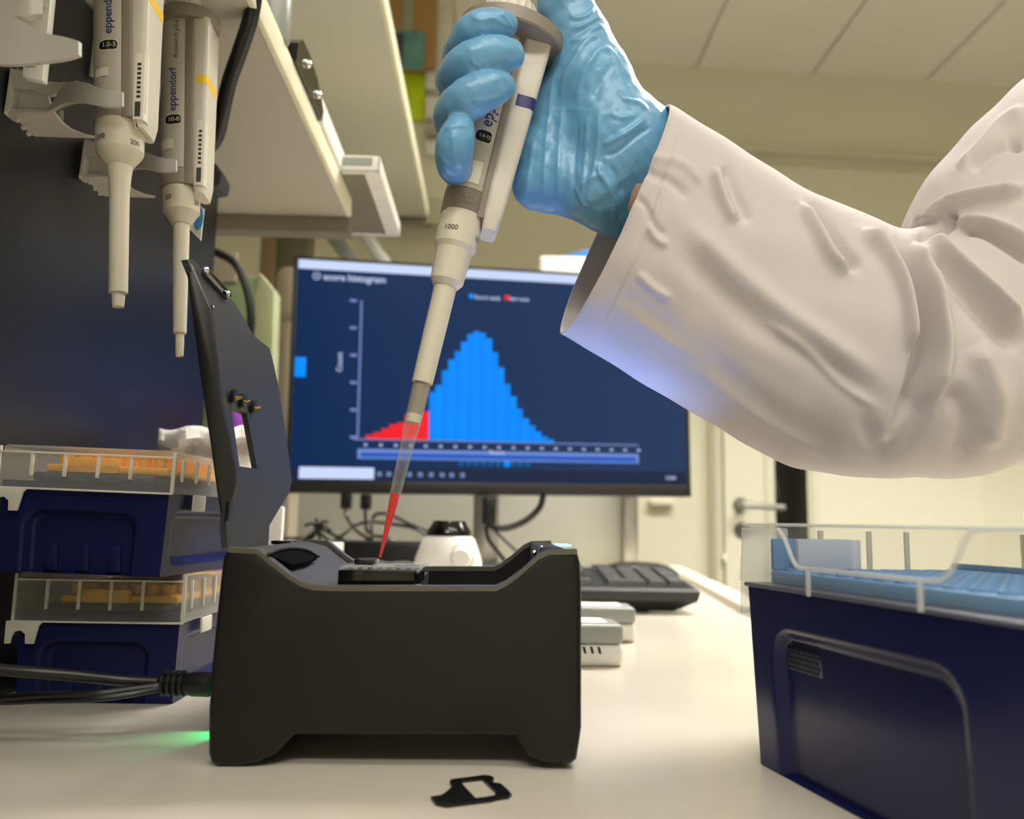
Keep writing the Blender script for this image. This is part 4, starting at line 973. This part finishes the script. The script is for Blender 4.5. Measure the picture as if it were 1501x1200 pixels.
def small_tip_box(label, M, H=.037, HT=.0545, flat=False):
    t = thing('tip_box', label, 'tip box', M, 'stacked tip boxes')
    W, D = .069, .115
    fr = [(.009, .057, -.01, H-.011, .008, .004)]
    m = box_base(W, D, H, .0015, fr, [(.008, D-.008, .004, H-.010, .006, .004)]); base = m.build('base', M_boxblue, t, local=True, angle=50)
    m = MB()
    for k in range(3): x = .018+k*.0130; m.prism([(x, .0042, .001), (x+.006, .0042, .001), (x+.0048, .0042, .012), (x+.0012, .0042, .012)], (0, .0015, 0), .0004); 
    m.build('foot_ribs', M_boxblue, t, local=True)
    m = MB(); m.box((.010, .003, H), (W-.008, D-.004, H+.004), .0015); m.build('inner_rim', mat('box_navy_rim', (44, 56, 96), .4) if 'rim' not in bpy.data.materials else bpy.data.materials['rim'], t, local=True)
    m = MB(); m.box((.014, .006, H+.0042), (W-.004, D-.006, H+.0075), .0008); m.box((.024, .004, H+.0042), (.045, .007, H+.0105), .001)
    tray = m.build('tray', M_orange, t, local=True)
    m = MB()
    for i in range(7):
        for j in range(10): m.lathe([(.0026, H+.0076), (.003, H+.0095), (.003, H+.012), (.0022, H+.0122)], Matrix.Translation((.018+i*.0067, .014+j*.0098, 0)), 8)
    tips = m.build('tip_tops', M_orange, tray, local=True); tips['kind'] = 'stuff'
    m = MB(); lid_shell(m, -.0015, W+.0015, -.0015, D+.0015, H-.003, HT, .0012); lidm = m.build('lid', M_lid, t, local=True, smooth=False)
    m = MB()
    for k in range(4): x = .012+k*.0136; m.box((x-.0006, -.0020, H+.002), (x+.0006, -.0006, HT-.003), .0002)
    for k in range(7): y = .008+k*.0155; m.box((W+.0007, y-.0006, H+.002), (W+.0021, y+.0006, HT-.003), .0002)
    m.box((-.0018, -.0021, HT-.0034), (W+.0018, -.0007, HT-.0026), .0002)
    m.box((W+.0006, -.002, H-.003), (W+.0022, -.0006, HT-.0006), .0004); m.box((-.0022, -.002, H-.003), (-.001, -.0006, HT-.0006), .0003)
    m.box((-.0018, -.0021, H-.0036), (W+.0018, -.0007, H-.0028), .0002)
    m.build('lid_ribs', M_lidrib, lidm, local=True)
    # hinged hook tab on the lid's left front
    m = MB(); o = [(-.004, H-.003), (-.004, H-.0125), (-.0015, H-.0125), (-.0012, H-.010), (.000, H-.0075), (.0025, H-.0070), (.0045, H-.0085), (.0048, H-.0125), (.0085, H-.0125), (.0100, H-.005), (.0118, H-.003)]
    m.prism([(x, -.0022, z) for x, z in o], (0, .0012, 0), .0002); m.build('hook_tab', M_lidrib, lidm, local=True)
    m = MB(); m.box((W+.0018, .020, H-.010), (W+.003, .034, H-.003), .0008); m.build('side_catch', M_lidrib, lidm, local=True)
    return t
c1 = WZ(10, 1030, 0)
M1 = Matrix.Translation((c1.x+.0015, c1.y, 0.0003))
small_tip_box('lower navy tip box with clear lid and orange tray, bottom of the left stack', M1)
c2 = WY(-2, 842, .352)
M2 = Matrix.Translation((c1.x-.0015, .351, .0556)) @ Matrix.Rotation(math.radians(-1.5), 4, 'Z') @ Matrix.Rotation(math.radians(1.3), 4, 'Y')
M2.translation.z += .0010; M2.translation.x += .0036
small_tip_box('upper navy tip box with clear lid and orange tray, on top of the left stack', M2, HT=.0515)
# white cloth behind them
m = MB(); P = []
for i in range(16):
    for j in range(14):
        x = 232+(383-232)*i/15; y = 628+(j/13)*110+4*math.sin(i*.9)*(1-j/13)
        P.append(WY(x, y, .50+.006*math.sin(i*1.1+j*.6)+.004*math.cos(j*1.3)))
F = [(i*14+j, (i+1)*14+j, (i+1)*14+j+1, i*14+j+1) for i in range(15) for j in range(13)]
m.add(P, F); oo = m.build('paper_towel', mat('paper_towel', (232, 228, 222), .85, var=.05, nscale=60, bump=.3, bscale=200)); oo.modifiers.new('s', 'SOLIDIFY').thickness = .001
tag(oo, 'crumpled white paper towel behind the upper tip box', 'paper towel')
m = MB(); a = WY(338, 604, .62); m.lathe([(.007, 0), (.0075, .002), (.0075, a.z-.008), (.006, a.z-.002), (.003, a.z)], Matrix.Translation((a.x+.002, .62, 0)), 20)
tag(m.build('purple_bottle', mat('purple_plastic', (150, 60, 190), .4)), 'purple bottle glimpsed through the window of the lid', 'bottle')
# yellow glare source is only room light; nothing painted

# big rack at the right
cA = WZ(1108, 1118, 0); topA = WY(1097, 862, cA.y); HR = .0592
tB = WZ(1501, 921, HR); dxr = Vector((tB.x-topA.x, tB.y-cA.y, 0))
RM = frame((topA.x, cA.y, .0002), (dxr.x, dxr.y, 0), (-dxr.y, dxr.x, 0))
rk = thing('tip_rack', 'large navy tip rack with clear lid and pale blue tray at the right', 'tip box', RM)
RL, RD = .122, .086
m = box_base(RL, RD, HR, .0022, [(.013, .098, -.02, HR-.0125, .010, .0035)], [(.010, .076, -.02, HR-.012, .01, .003)], left=[(.010, .076, -.02, HR-.012, .01, .003)]); m.build('base', M_boxblue2, rk, local=True, angle=50)
m = MB(); x0, x1, z0, z1 = .0168, .0365, .0335, .0455
m.box((x0, .0042, z0), (x1, .0062, z1), .0012, 3); vent = m.build('vent_plate', mat('vent_plate', (96, 99, 122), .4), rk, local=True)
m = MB()
for r in range(7):
    for c in range(11):
        x = x0+.0014+c*.00178+(.0009 if r % 2 else 0); z = z0+.0013+r*.00158
        if x > x1-.001: continue
        m.lathe([(.00068, 0), (.00068, .0001), (.0001, .00012)], frame((x, .00405, z), (1, 0, 0), (0, 0, 1)) @ Matrix.Identity(4), 8)
hh = m.build('vent_holes', M_black, vent, local=True, smooth=False); hh['kind'] = 'stuff'
m = MB(); m.box((-.0012, -.0012, HR-.0002), (RL+.001, RD+.001, HR+.0012), .0005); m.build('rim', mat('rack_rim', (92, 94, 112), .35), rk, local=True)
m = MB(); m.box((.002, .010, HR+.0013), (.009, RD-.010, HR+.0048), .0012); m.build('end_lug', mat('rack_lug', (70, 76, 96), .4), rk, local=True)
m = MB(); m.box((.0065, .005, HR+.0013), (RL-.006, RD-.005, HR+.0056), .0005); tray = m.build('tray', M_paleblue, rk, local=True)
m = MB()
for i in range(12):
    for j in range(8):
        m.lathe([(.0040, HR+.0055), (.0040, HR+.0064), (.0030, HR+.0064), (.0028, HR+.0058)], Matrix.Translation((.014+i*.009, .0115+j*.009, 0)), 12)
w_ = m.build('wells', M_paleblue, tray, local=True); w_['kind'] = 'stuff'
m = MB(); m.box((.0065, RD-.008, HR+.0057), (RL-.006, RD-.005, HR+.0085), .0006); m.box((.0065, .005, HR+.0057), (.0085, .036, HR+.0165), .0006); m.build('back_rail', mat('blue_rail', (88, 132, 178), .4), tray, local=True)
HL = CAMZ+.0006
m = MB(); lid_shell(m, -.003, RL+.003, -.0022, RD+.003, HR+.0016, HL, .0012, .0016); lid2 = m.build('lid', M_clear, rk, local=True, smooth=False)
m = MB(); m.prism([(-.0042, -.001, HR-.0095), (-.0030, -.001, HR-.0098), (-.0022, -.001, HR+.002), (-.0014, -.001, HL-.002), (-.0024, -.001, HL-.0012), (-.0036, -.001, HR+.001)], (0, .018, 0), .0002); m.build('end_flap', M_clearrib, lid2, local=True)
Rinv = RM.inverted(); rnx = RM.to_3x3() @ Vector((0, -1, 0)); ro = RM @ Vector((0, -.0022, 0))
def RP(px, py): return Rinv @ WP(px, py, ro, rnx)
m = MB(); pth = [RP(1095, 768)]+[RP(x, y) for x, y in ((1140, 775), (1150, 790), (1163, 822), (1176, 833), (1230, 838), (1300, 845), (1362, 851), (1385, 846), (1400, 826), (1414, 794), (1428, 778), (1470, 775), (1520, 776))]
m.tube(spline([p for p in pth[1:]], 80), .0007, 8); m.build('lid_moulding', M_clearrib, lid2, local=True)
for (px, ya, yb_) in ((1187, 836, 874), (1352, 851, 897)):
    m = MB(); a = RP(px, yb_); b_ = RP(px, ya); m.box((a.x-.0008, -.0032, a.z), (a.x+.0008, -.0021, b_.z), .0004)
    m.build('lid_rib', M_clearrib, lid2, local=True)
M_crd = clear('clear_rib_dark', (170, 172, 168), .4, .2)
for x in (.030, .055, .080, .100):
    m = MB(); m.box((x-.0012, RD+.0012, HR+.0018), (x+.0012, RD+.0022, HL-.002), .0002); m.build('lid_rib', M_crd, lid2, local=True)
for y in (.03, .05, .066):
    m = MB(); m.box((-.0018, y-.001, HR+.0018), (-.0009, y+.001, HL-.002), .0002); m.build('lid_rib', M_crd, lid2, local=True)
m = MB(); lz = HL-.0002
for a, b_ in (((-.001, -.001), (RL, -.001)), ((-.001, RD+.001), (RL, RD+.001)), ((-.001, -.001), (-.001, RD+.001))): m.tube([(a[0], a[1], lz), (b_[0], b_[1], lz)], .0005, 6)
m.build('lid_edge', M_clearrib, lid2, local=True)
a = RP(1163, 842); b_ = RP(1236, 786)
m = MB(); m.box((.014, .010, HR+.0066), (.016, .034, HR+.0165), .0003); m.build('tip_divider', clear('frost_panel', (205, 212, 225), .6, .3), rk, local=True)

# ------------------------------------------------------------------ black gasket lying on the bench
gp = [(350, 455), (400, 447), (460, 440), (515, 398), (570, 350), (548, 322), (540, 300), (552, 286), (575, 279), (720, 261), (880, 240), (920, 241), (960, 252), (985, 268), (975, 285), (950, 298), (965, 308), (1005, 318), (1045, 322), (1070, 340), (1120, 385), (1160, 430), (1130, 458), (1060, 467), (1010, 475), (960, 490), (740, 518), (520, 545), (460, 537), (400, 523), (370, 485)]
gh = [(640, 300), (865, 275), (930, 338), (1000, 403), (992, 422), (1010, 440), (900, 458), (800, 470), (715, 382)]
f2 = lambda q: WZ(580+q[0]/6.823, 1100+q[1]/6.82, .0008)
m = MB(); m._bm(plate_with_hole([f2(q) for q in gp], [f2(q) for q in gh], Vector((0, 0, 1)), .0007))
tag(m.build('adapter_plate', M_black, smooth=False), 'thin flat black cut-out plate with a window lying at the front of the bench', 'plate')

# ------------------------------------------------------------------ cables into the sequencer
pw = thing('power_cable', 'thick black power cable plugged into the left side of the sequencer', 'cable', WY(150, 1000, .31))
YK = .318
m = MB(); m.tube(spline([WY(-60, 972, .30), WY(0, 981, .302), (WY(60, 986, .305)), WY(120, 991, .31), WY(180, 997, .315), WY(250, 1000, YK)], 50), .0020, 12); m.build('lead', M_cable, pw)
m = MB(); m.tube([WY(232, 1001, YK), WY(240, 1001, YK), WY(276, 1002, YK), WY(284, 1002, YK), WY(308, 1003, YK)], [.0028, .0034, .0038, .0044, .0044], 14)
for k in range(4): x = 240+k*9; m.tube([WY(x, 1001, YK), WY(x+4, 1001, YK)], [.0046, .0046], 14)
m.build('plug', M_black, pw)
tc_ = thing('data_cable', 'thin twin black cable running under the thick power cable', 'cable', WY(150, 1020, .305))
m = MB()
m.tube(spline([WY(-60, 1030, .31), WY(0, 1023, .31), WY(70, 1018, .308), WY(140, 1016, .308), WY(190, 1010, .312), WY(235, 1004, .316)], 50), .0013, 8)
m.tube(spline([WY(-60, 1027, .312), WY(0, 1028, .312), WY(60, 1026, .31), WY(130, 1024, .308), WY(190, 1017, .311), WY(236, 1008, .316)], 50), .0013, 8); m.build('lead', M_cable, tc_)

# ------------------------------------------------------------------ the person: gloved hand, forearm, lab coat sleeve
per = thing('person', 'person in a white lab coat and blue glove, arm reaching in from the right', 'person', (.25, .37, .05))

def surface_nets(F, org, h):
    """closed surface where F<0, one vertex per mixed cell"""
    nx, ny, nz = F.shape; s = F < 0
    cm = np.zeros((nx-1, ny-1, nz-1), int)
    for a in (0, 1):
        for b in (0, 1):
            for c in (0, 1): cm += s[a:nx-1+a, b:ny-1+b, c:nz-1+c]
    mixed = (cm > 0) & (cm < 8); idx = -np.ones(mixed.shape, int); cells = np.argwhere(mixed); idx[tuple(cells.T)] = np.arange(len(cells))
    acc = np.zeros((len(cells), 3)); cnt = np.zeros(len(cells))
    for ax in range(3):
        for a in (0, 1):
            for b in (0, 1):
                o0 = [0, 0, 0]; oth = [i for i in range(3) if i != ax]; o0[oth[0]] = a; o0[oth[1]] = b; o1 = list(o0); o1[ax] = 1
                f0 = F[tuple((cells+o0).T)]; f1 = F[tuple((cells+o1).T)]; k = (f0 < 0) != (f1 < 0); t = np.where(k, f0/np.where(k, f0-f1, 1), 0)
                p = cells+np.array(o0, float); p[:, ax] += t; acc[k] += p[k]; cnt[k] += 1
    V = acc/cnt[:, None]*h+org
    Q = []
    for ax in range(3):
        o = [i for i in range(3) if i != ax]; sl0 = [slice(None)]*3; sl1 = [slice(None)]*3; sl0[ax] = slice(0, -1); sl1[ax] = slice(1, None)
        d = s[tuple(sl0)] != s[tuple(sl1)]; e = np.argwhere(d)
        e = e[(e[:, o[0]] > 0) & (e[:, o[1]] > 0) & (e[:, o[0]] < F.shape[o[0]]-1) & (e[:, o[1]] < F.shape[o[1]]-1)]
        c = []
        for (a, b) in ((0, 0), (1, 0), (1, 1), (0, 1)):
            q = e.copy(); q[:, o[0]] -= a; q[:, o[1]] -= b; c.append(idx[tuple(q.T)])
        q = np.stack(c, 1); inside = s[tuple(e.T)]; flip = inside if ax != 1 else ~inside
        q[~flip] = q[~flip][:, ::-1]; Q.append(q)
    return V, np.concatenate(Q)
def seg_d(P, a, b, ra, rb):
    a = np.array(a); b = np.array(b); ab = b-a; t = np.clip(((P-a)@ab)/(ab@ab), 0, 1); return np.linalg.norm(P-(a+t[..., None]*ab), axis=-1)-(ra+(rb-ra)*t)
def smin(a, b, k):
    h = np.clip(.5+.5*(b-a)/k, 0, 1); return b*(1-h)+a*h-k*h*(1-h)
def chain(P, pts, k=.003):
    out = None; w = [(np.array(WY(x, y, Y)), r) for x, y, Y, r in pts]
    for (a, ra), (b, rb) in zip(w[:-1], w[1:]):
        d = seg_d(P, a, b, ra, rb); out = d if out is None else smin(out, d, k)
    return out
lo_ = np.array([-.030, .290, .165]); hi_ = np.array([.085, .385, .335]); h = .00085
gx = [np.arange(lo_[i], hi_[i], h) for i in range(3)]
Pg = np.stack(np.meshgrid(*gx, indexing='ij'), -1).astype(np.float32)
fing = [
    [(740, 36, .3160, .0054), (716, 36, .3135, .0059), (694, 45, .3140, .0064), (679, 66, .323, .0067), (678, 88, .340, .0075), (730, 95, .360, .0095), (810, 80, .362, .011)],
    [(747, 80, .3150, .0062), (720, 81, .3112, .0072), (690, 92, .3118, .0077), (670, 110, .322, .0077), (672, 128, .340, .0082), (730, 132, .360, .0095), (820, 130, .362, .012)],
    [(734, 126, .3150, .0059), (711, 134, .3110, .0073), (683, 148, .3118, .0079), (665, 168, .322, .0079), (672, 182, .340, .0082), (730, 178, .360, .0095), (820, 180, .362, .012)],
    [(675, 184, .3122, .0052), (669, 203, .3108, .0066), (665, 226, .3135, .0070), (668, 247, .325, .0064), (690, 242, .343, .0070), (740, 225, .360, .0085), (820, 225, .360, .011)]]
def fchain(c):
    q = spline([Vector((x, y, Y*1e3)) for x, y, Y, r in c], 18); rq = spline([Vector((r*1e3, 0, 0)) for *_, r in c], 18)
    return [(p.x, p.y, p.z/1e3, r_.x/1e3) for p, r_ in zip(q, rq)]
F = None
for c in fing:
    d = chain(Pg, fchain(c), .0015); F = d if F is None else smin(F, d, .0005)
palm = [[(828, -95, .335, .0090), (824, -40, .338, .0100), (828, 5, .340, .0108), (850, 60, .342, .0125), (868, 120, .343, .0165), (895, 190, .344, .0200)],
        [(812, 100, .358, .0110), (820, 180, .358, .0130), (900, 230, .352, .018)],
        [(795, 165, .352, .0098), (790, 225, .352, .0112), (785, 268, .351, .0092)],
        [(830, 150, .350, .0128), (828, 262, .350, .0136), (885, 282, .345, .0120)],
        [(785, 275, .350, .0082), (850, 275, .345, .0090), (880, 296, .342, .0105)],
        [(905, 205, .344, .0195), (935, 210, .344, .0150), (960, 222, .345, .0140)],
        [(925, 180, .344, .0105), (965, 195, .345, .0090)],
        [(880, 285, .342, .0140), (902, 320, .345, .0080)],
        [(915, 240, .345, .0210), (990, 285, .350, .0200)]]
G = None
for c in palm:
    d = chain(Pg, c, .006); G = d if G is None else smin(G, d, .007)
F = smin(F, G, .004)
V, Q = surface_nets(F, lo_, h)
# relax, then wrinkle
def relax(V, Q, n):
    E = np.concatenate([Q[:, [0, 1]], Q[:, [1, 2]], Q[:, [2, 3]], Q[:, [3, 0]]]); 
    for _ in range(n):
        A = np.zeros_like(V); C = np.zeros(len(V)); np.add.at(A, E[:, 0], V[E[:, 1]]); np.add.at(A, E[:, 1], V[E[:, 0]]); np.add.at(C, E[:, 0], 1); np.add.at(C, E[:, 1], 1)
        V = V*.5+.5*A/np.maximum(C, 1)[:, None]
    return V
V = relax(V, Q, 3)
def vnorm(V, Q):
    n = np.cross(V[Q[:, 2]]-V[Q[:, 0]], V[Q[:, 3]]-V[Q[:, 1]]); N = np.zeros_like(V)
    for k in range(4): np.add.at(N, Q[:, k], n)
    return N/np.maximum(np.linalg.norm(N, axis=1), 1e-12)[:, None]
Nn = vnorm(V, Q)
cen = V.mean(0)
if ((V-cen)*Nn).sum() < 0: Nn = -Nn; Q = Q[:, ::-1]
def project(V):
    v = V-np.array(CAMP); w = v@np.array(Fv); return IMG_W/2+FPX*(v@np.array(Rv))/w, IMG_H/2-FPX*(v@np.array(Uv))/w
def poly_dist(x, y, pts):
    """distance to a polyline in the pixel frame and the position along it (0..1)"""
    best = np.full(x.shape, 1e9); along = np.zeros(x.shape); n = len(pts)-1
    for i in range(n):
        ax_, ay = pts[i]; bx_, by = pts[i+1]; dx, dy = bx_-ax_, by-ay; t = np.clip(((x-ax_)*dx+(y-ay)*dy)/(dx*dx+dy*dy), 0, 1)
        d = np.hypot(x-ax_-t*dx, y-ay-t*dy); k = d < best; best = np.where(k, d, best); along = np.where(k, (i+t)/n, along)
    return best, along
def sm(pts, n=24): return [(p.x, p.y) for p in spline([Vector((a, b, 0)) for a, b in pts], n)]
def creases(V, N, lines):
    x, y = project(V); view = (np.array(CAMP)-V); view /= np.linalg.norm(view, axis=1)[:, None]; facing = np.clip((N*view).sum(1)*1.6+.1, 0, 1)
    D = np.zeros(len(V))
    for pts, w, amp in lines:
        d, a = poly_dist(x, y, sm(pts)); D += amp*np.exp(-(d/w)**2)*np.clip(np.sin(np.pi*np.clip(a, .02, .98))*2.2, 0, 1)
    return V+N*(D*facing)[:, None]
gl_lines = [
 ([(832, 20), (845, 26), (862, 22), (872, 8)], 3, .0009), ([(838, 42), (855, 38), (872, 28), (880, 22)], 3, .0010), ([(835, 60), (850, 58), (868, 44), (885, 36)], 3.5, .0010),
 ([(822, 150), (826, 120), (840, 90), (860, 60), (884, 50)], 4, .0010), ([(846, 160), (850, 125), (862, 95), (880, 72), (900, 75)], 4, .0009), ([(870, 150), (880, 120), (900, 90)], 5, -.0006),
 ([(812, 110), (806, 160), (800, 220), (796, 290)], 3.5, .0007), ([(826, 150), (820, 210), (818, 300)], 4, .0008), ([(846, 180), (842, 240), (842, 300)], 4, -.0008), ([(862, 170), (858, 230), (852, 295)], 3.5, .0007),
 ([(782, 205), (776, 250), (770, 290)], 3, .0006), ([(878, 160), (876, 215), (866, 270), (858, 300)], 4, .0008),
 ([(880, 215), (900, 205), (925, 190), (948, 172)], 4, .0012), ([(884, 228), (905, 222), (932, 200), (955, 185)], 3, -.0009), ([(878, 235), (880, 255), (892, 275), (900, 300), (900, 325)], 3.5, .0013),
 ([(892, 240), (905, 260), (912, 285)], 3.5, -.0010), ([(850, 275), (865, 262), (885, 258)], 3, .0008), ([(842, 272), (850, 290), (862, 310)], 3, .0008),
 ([(905, 130), (915, 145), (935, 150), (948, 160)], 3, .0009), ([(893, 165), (910, 172), (930, 170)], 3, .0008), ([(800, 162), (840, 160), (880, 166)], 2.5, .0002),
 ([(690, 22), (706, 30), (722, 27), (735, 34), (748, 40)], 2.5, .0008), ([(735, 16), (742, 28), (750, 40)], 2.2, .0007), ([(720, 106), (735, 112), (745, 122)], 2.2, .0006), ([(722, 118), (735, 116)], 2, .0006),
 ([(690, 84), (694, 92), (704, 98)], 2.5, .0005), ([(652, 190), (668, 184), (690, 186)], 2.2, .0006), ([(690, 148), (712, 146), (735, 140)], 2.5, .0005), ([(645, 225), (655, 240), (668, 248)], 2.4, .0005),
 ([(648, 240), (658, 255), (668, 260)], 2.4, .0006), ([(660, 195), (666, 215), (664, 235)], 3, .0004)]
V = creases(V, Nn, gl_lines)
# fine random puckers on the glove
ph = rng.uniform(0, 6.28, 8)
wv = (np.sin(V[:, 0]*900+V[:, 2]*500+ph[0])*np.sin(V[:, 2]*260+ph[1])+np.sin(V[:, 0]*500-V[:, 2]*700+ph[2])*np.sin(V[:, 1]*400+ph[3]))
V = V+Nn*(wv*.00013)[:, None]
# the glove is closed off inside the sleeve; keep it as it is
me = MB(); me.v = [Vector(v) for v in V]; me.f = [tuple(int(i) for i in q) for q in Q]
me.build('glove', M_glove, per, angle=180)
# cuff roll of the glove where it meets the sleeve
# bare forearm inside the sleeve
fa = [WY(908, 262, .345), WY(940, 285, .347), WY(1000, 330, .350), WY(1080, 385, .352), WY(1180, 455, .354), WY(1280, 510, .356)]
m = MB(); m.tube(spline(fa, 24), [.0165+.0012*i/24*8 for i in range(len(spline(fa, 24)))], 24); m.build('forearm', M_skin, per)

# sleeve: lofted cloth tube
st = [((967, 166), (828, 486), .345, -.0055, .034), ((985, 176), (846, 496), .345, -.0045, .036), ((1060, 226), (915, 538), .346, -.002, .039), ((1120, 262), (980, 578), .347, 0, .041), ((1180, 300), (1050, 620), .348, 0, .043),
      ((1232, 322), (1115, 655), .349, 0, .045), ((1284, 345), (1180, 686), .350, 0, .047), ((1318, 348), (1255, 698), .351, 0, .048), ((1336, 340), (1340, 700), .352, 0, .049), ((1341, 312), (1440, 696), .353, .003, .049),
      ((1362, 262), (1545, 650), .354, .004, .050), ((1415, 195), (1640, 560), .355, .004, .052), ((1475, 140), (1730, 455), .356, .003, .054), ((1560, 60), (1820, 330), .36, 0, .056), ((1660, -60), (1930, 200), .365, 0, .06)]
NU, NV = 430, 340
keys = np.array([[*WY(*a, Y), *WY(*b_, Y), dx_, dd] for a, b_, Y, dx_, dd in st])
def crom(K, u):
    n = len(K)-1; s_ = np.clip(u*n, 0, n-1e-6); i = s_.astype(int); t = (s_-i)[:, None]
    g = lambda j: K[np.clip(j, 0, n)]
    a, b, c, d = g(i-1), g(i), g(i+1), g(i+2); return .5*(2*b+(c-a)*t+(2*a-5*b+4*c-d)*t*t+(3*b-a-3*c+d)*t**3)
U = np.linspace(0, 1, NU); KK = crom(keys, U)
ang = np.linspace(0, 2*np.pi, NV, endpoint=False)
T, Bt = KK[:, 0:3], KK[:, 3:6]; C_ = (T+Bt)/2; Hh = (T-Bt)/2
dvec = np.stack([KK[:, 6], KK[:, 7], 0*KK[:, 7]], 1)
ca = np.cos(ang); sa = np.sin(ang); ca2 = np.sign(ca)*np.abs(ca)**.92; sa2 = np.sign(sa)*np.abs(sa)**.85
SV = C_[:, None, :]+Hh[:, None, :]*ca2[None, :, None]+dvec[:, None, :]*sa2[None, :, None]
V = SV.reshape(-1, 3)
i_, j_ = np.meshgrid(np.arange(NU-1), np.arange(NV), indexing='ij'); i_ = i_.ravel(); j_ = j_.ravel(); jn = (j_+1) % NV
Q = np.stack([i_*NV+j_, (i_+1)*NV+j_, (i_+1)*NV+jn, i_*NV+jn], 1)
Nn = vnorm(V, Q)
cc = np.repeat(C_, NV, 0)
if ((V-cc)*Nn).sum() < 0: Nn = -Nn; Q = Q[:, ::-1]
sl_lines = [
 ([(996, 188), (963, 286), (935, 370), (880, 478)], 2.2, -.0005), ([(1000, 189), (967, 287), (939, 371), (884, 480)], 3, .0004),
 ([(1172, 296), (1195, 335), (1215, 372), (1245, 402)], 9, .0030), ([(1185, 294), (1215, 335), (1240, 370), (1262, 398)], 10, -.0034), ([(1045, 245), (1060, 290), (1080, 330)], 9, .0022), ([(1060, 240), (1078, 285), (1100, 330)], 10, -.0018),
 ([(1258, 338), (1290, 362), (1322, 408), (1334, 470), (1336, 520)], 10, .0042), ([(1300, 345), (1330, 385), (1350, 440), (1356, 500), (1340, 570), (1310, 640)], 12, -.0055), ([(1335, 352), (1362, 400), (1376, 460), (1382, 520), (1365, 600)], 14, .0045),
 ([(1350, 345), (1400, 385), (1450, 430), (1501, 478)], 10, .0048), ([(1352, 370), (1400, 415), (1445, 462), (1501, 515)], 16, -.0036),
 ([(1334, 338), (1370, 318), (1400, 300), (1450, 288), (1510, 275)], 8, .0045), ([(1340, 352), (1372, 345), (1392, 325), (1395, 305)], 7, -.0034), ([(1400, 335), (1440, 338), (1480, 360), (1520, 390)], 8, -.0036), ([(1402, 325), (1445, 325), (1490, 342), (1530, 370)], 8, .0026),
 ([(1480, 215), (1500, 200), (1540, 190)], 14, -.0030), ([(1400, 250), (1440, 215), (1470, 180), (1510, 160)], 10, .0026), ([(1420, 250), (1460, 220), (1501, 205)], 10, -.0022),
 ([(1000, 320), (1060, 380), (1130, 440), (1200, 490), (1300, 560)], 18, .0018), ([(985, 360), (1050, 420), (1120, 480), (1200, 530), (1290, 590)], 20, -.0016),
 ([(1030, 520), (1100, 575), (1170, 625), (1240, 660)], 18, -.0009), ([(1020, 540), (1090, 596), (1150, 632), (1230, 676)], 10, .0009), ([(1120, 470), (1180, 510), (1230, 560), (1290, 600)], 8, .0012),
 ([(1260, 600), (1290, 655), (1330, 640), (1360, 570)], 14, -.0025), ([(935, 400), (955, 420), (985, 440)], 7, .0012), ([(900, 425), (950, 455), (1000, 490)], 14, -.0005), ([(950, 330), (962, 350), (980, 360)], 6, .0012), ([(930, 290), (945, 300), (960, 330), (975, 345)], 5, -.0010),
 ([(940, 250), (980, 265), (1010, 290)], 8, -.0010), ([(950, 230), (1000, 240), (1030, 270)], 8, .0009), ([(920, 460), (980, 500), (1020, 520)], 10, .0005), ([(1390, 560), (1420, 620), (1400, 680)], 18, -.003), ([(1430, 500), (1460, 580), (1450, 660)], 20, .003)]
V = creases(V, Nn, [(p_, w_*.9, a_*1.5) for p_, w_, a_ in sl_lines])
x_, y_ = project(V)
lf = np.sin(x_/37+y_/55)*np.sin(y_/41-x_/60+1.3)+.6*np.sin(x_/19-y_/23+.7)*np.sin(y_/26+x_/30)
V = V+Nn*(lf*.00045)[:, None]
me = MB(); me.v = [Vector(v) for v in V]; me.f = [tuple(int(i) for i in q) for q in Q]
slv = me.build('lab_coat_sleeve', M_cloth, per, angle=180)
md = slv.modifiers.new('thickness', 'SOLIDIFY'); md.thickness = .0011; md.offset = -1
# twill weave: procedural bump on the cotton
nt = M_cloth.node_tree; b = nt.nodes['Principled BSDF']; tc = nt.nodes.new('ShaderNodeTexCoord'); wv_ = nt.nodes.new('ShaderNodeTexWave'); wv_.inputs['Scale'].default_value = 900; wv_.inputs['Distortion'].default_value = 2.5; wv_.inputs['Detail'].default_value = 2
wv_.bands_direction = 'DIAGONAL'; nt.links.new(tc.outputs['Object'], wv_.inputs['Vector']); bp = nt.nodes.new('ShaderNodeBump'); bp.inputs['Strength'].default_value = .12; bp.inputs['Distance'].default_value = .0002
nt.links.new(wv_.outputs['Fac'], bp.inputs['Height']); nt.links.new(bp.outputs['Normal'], b.inputs['Normal'])
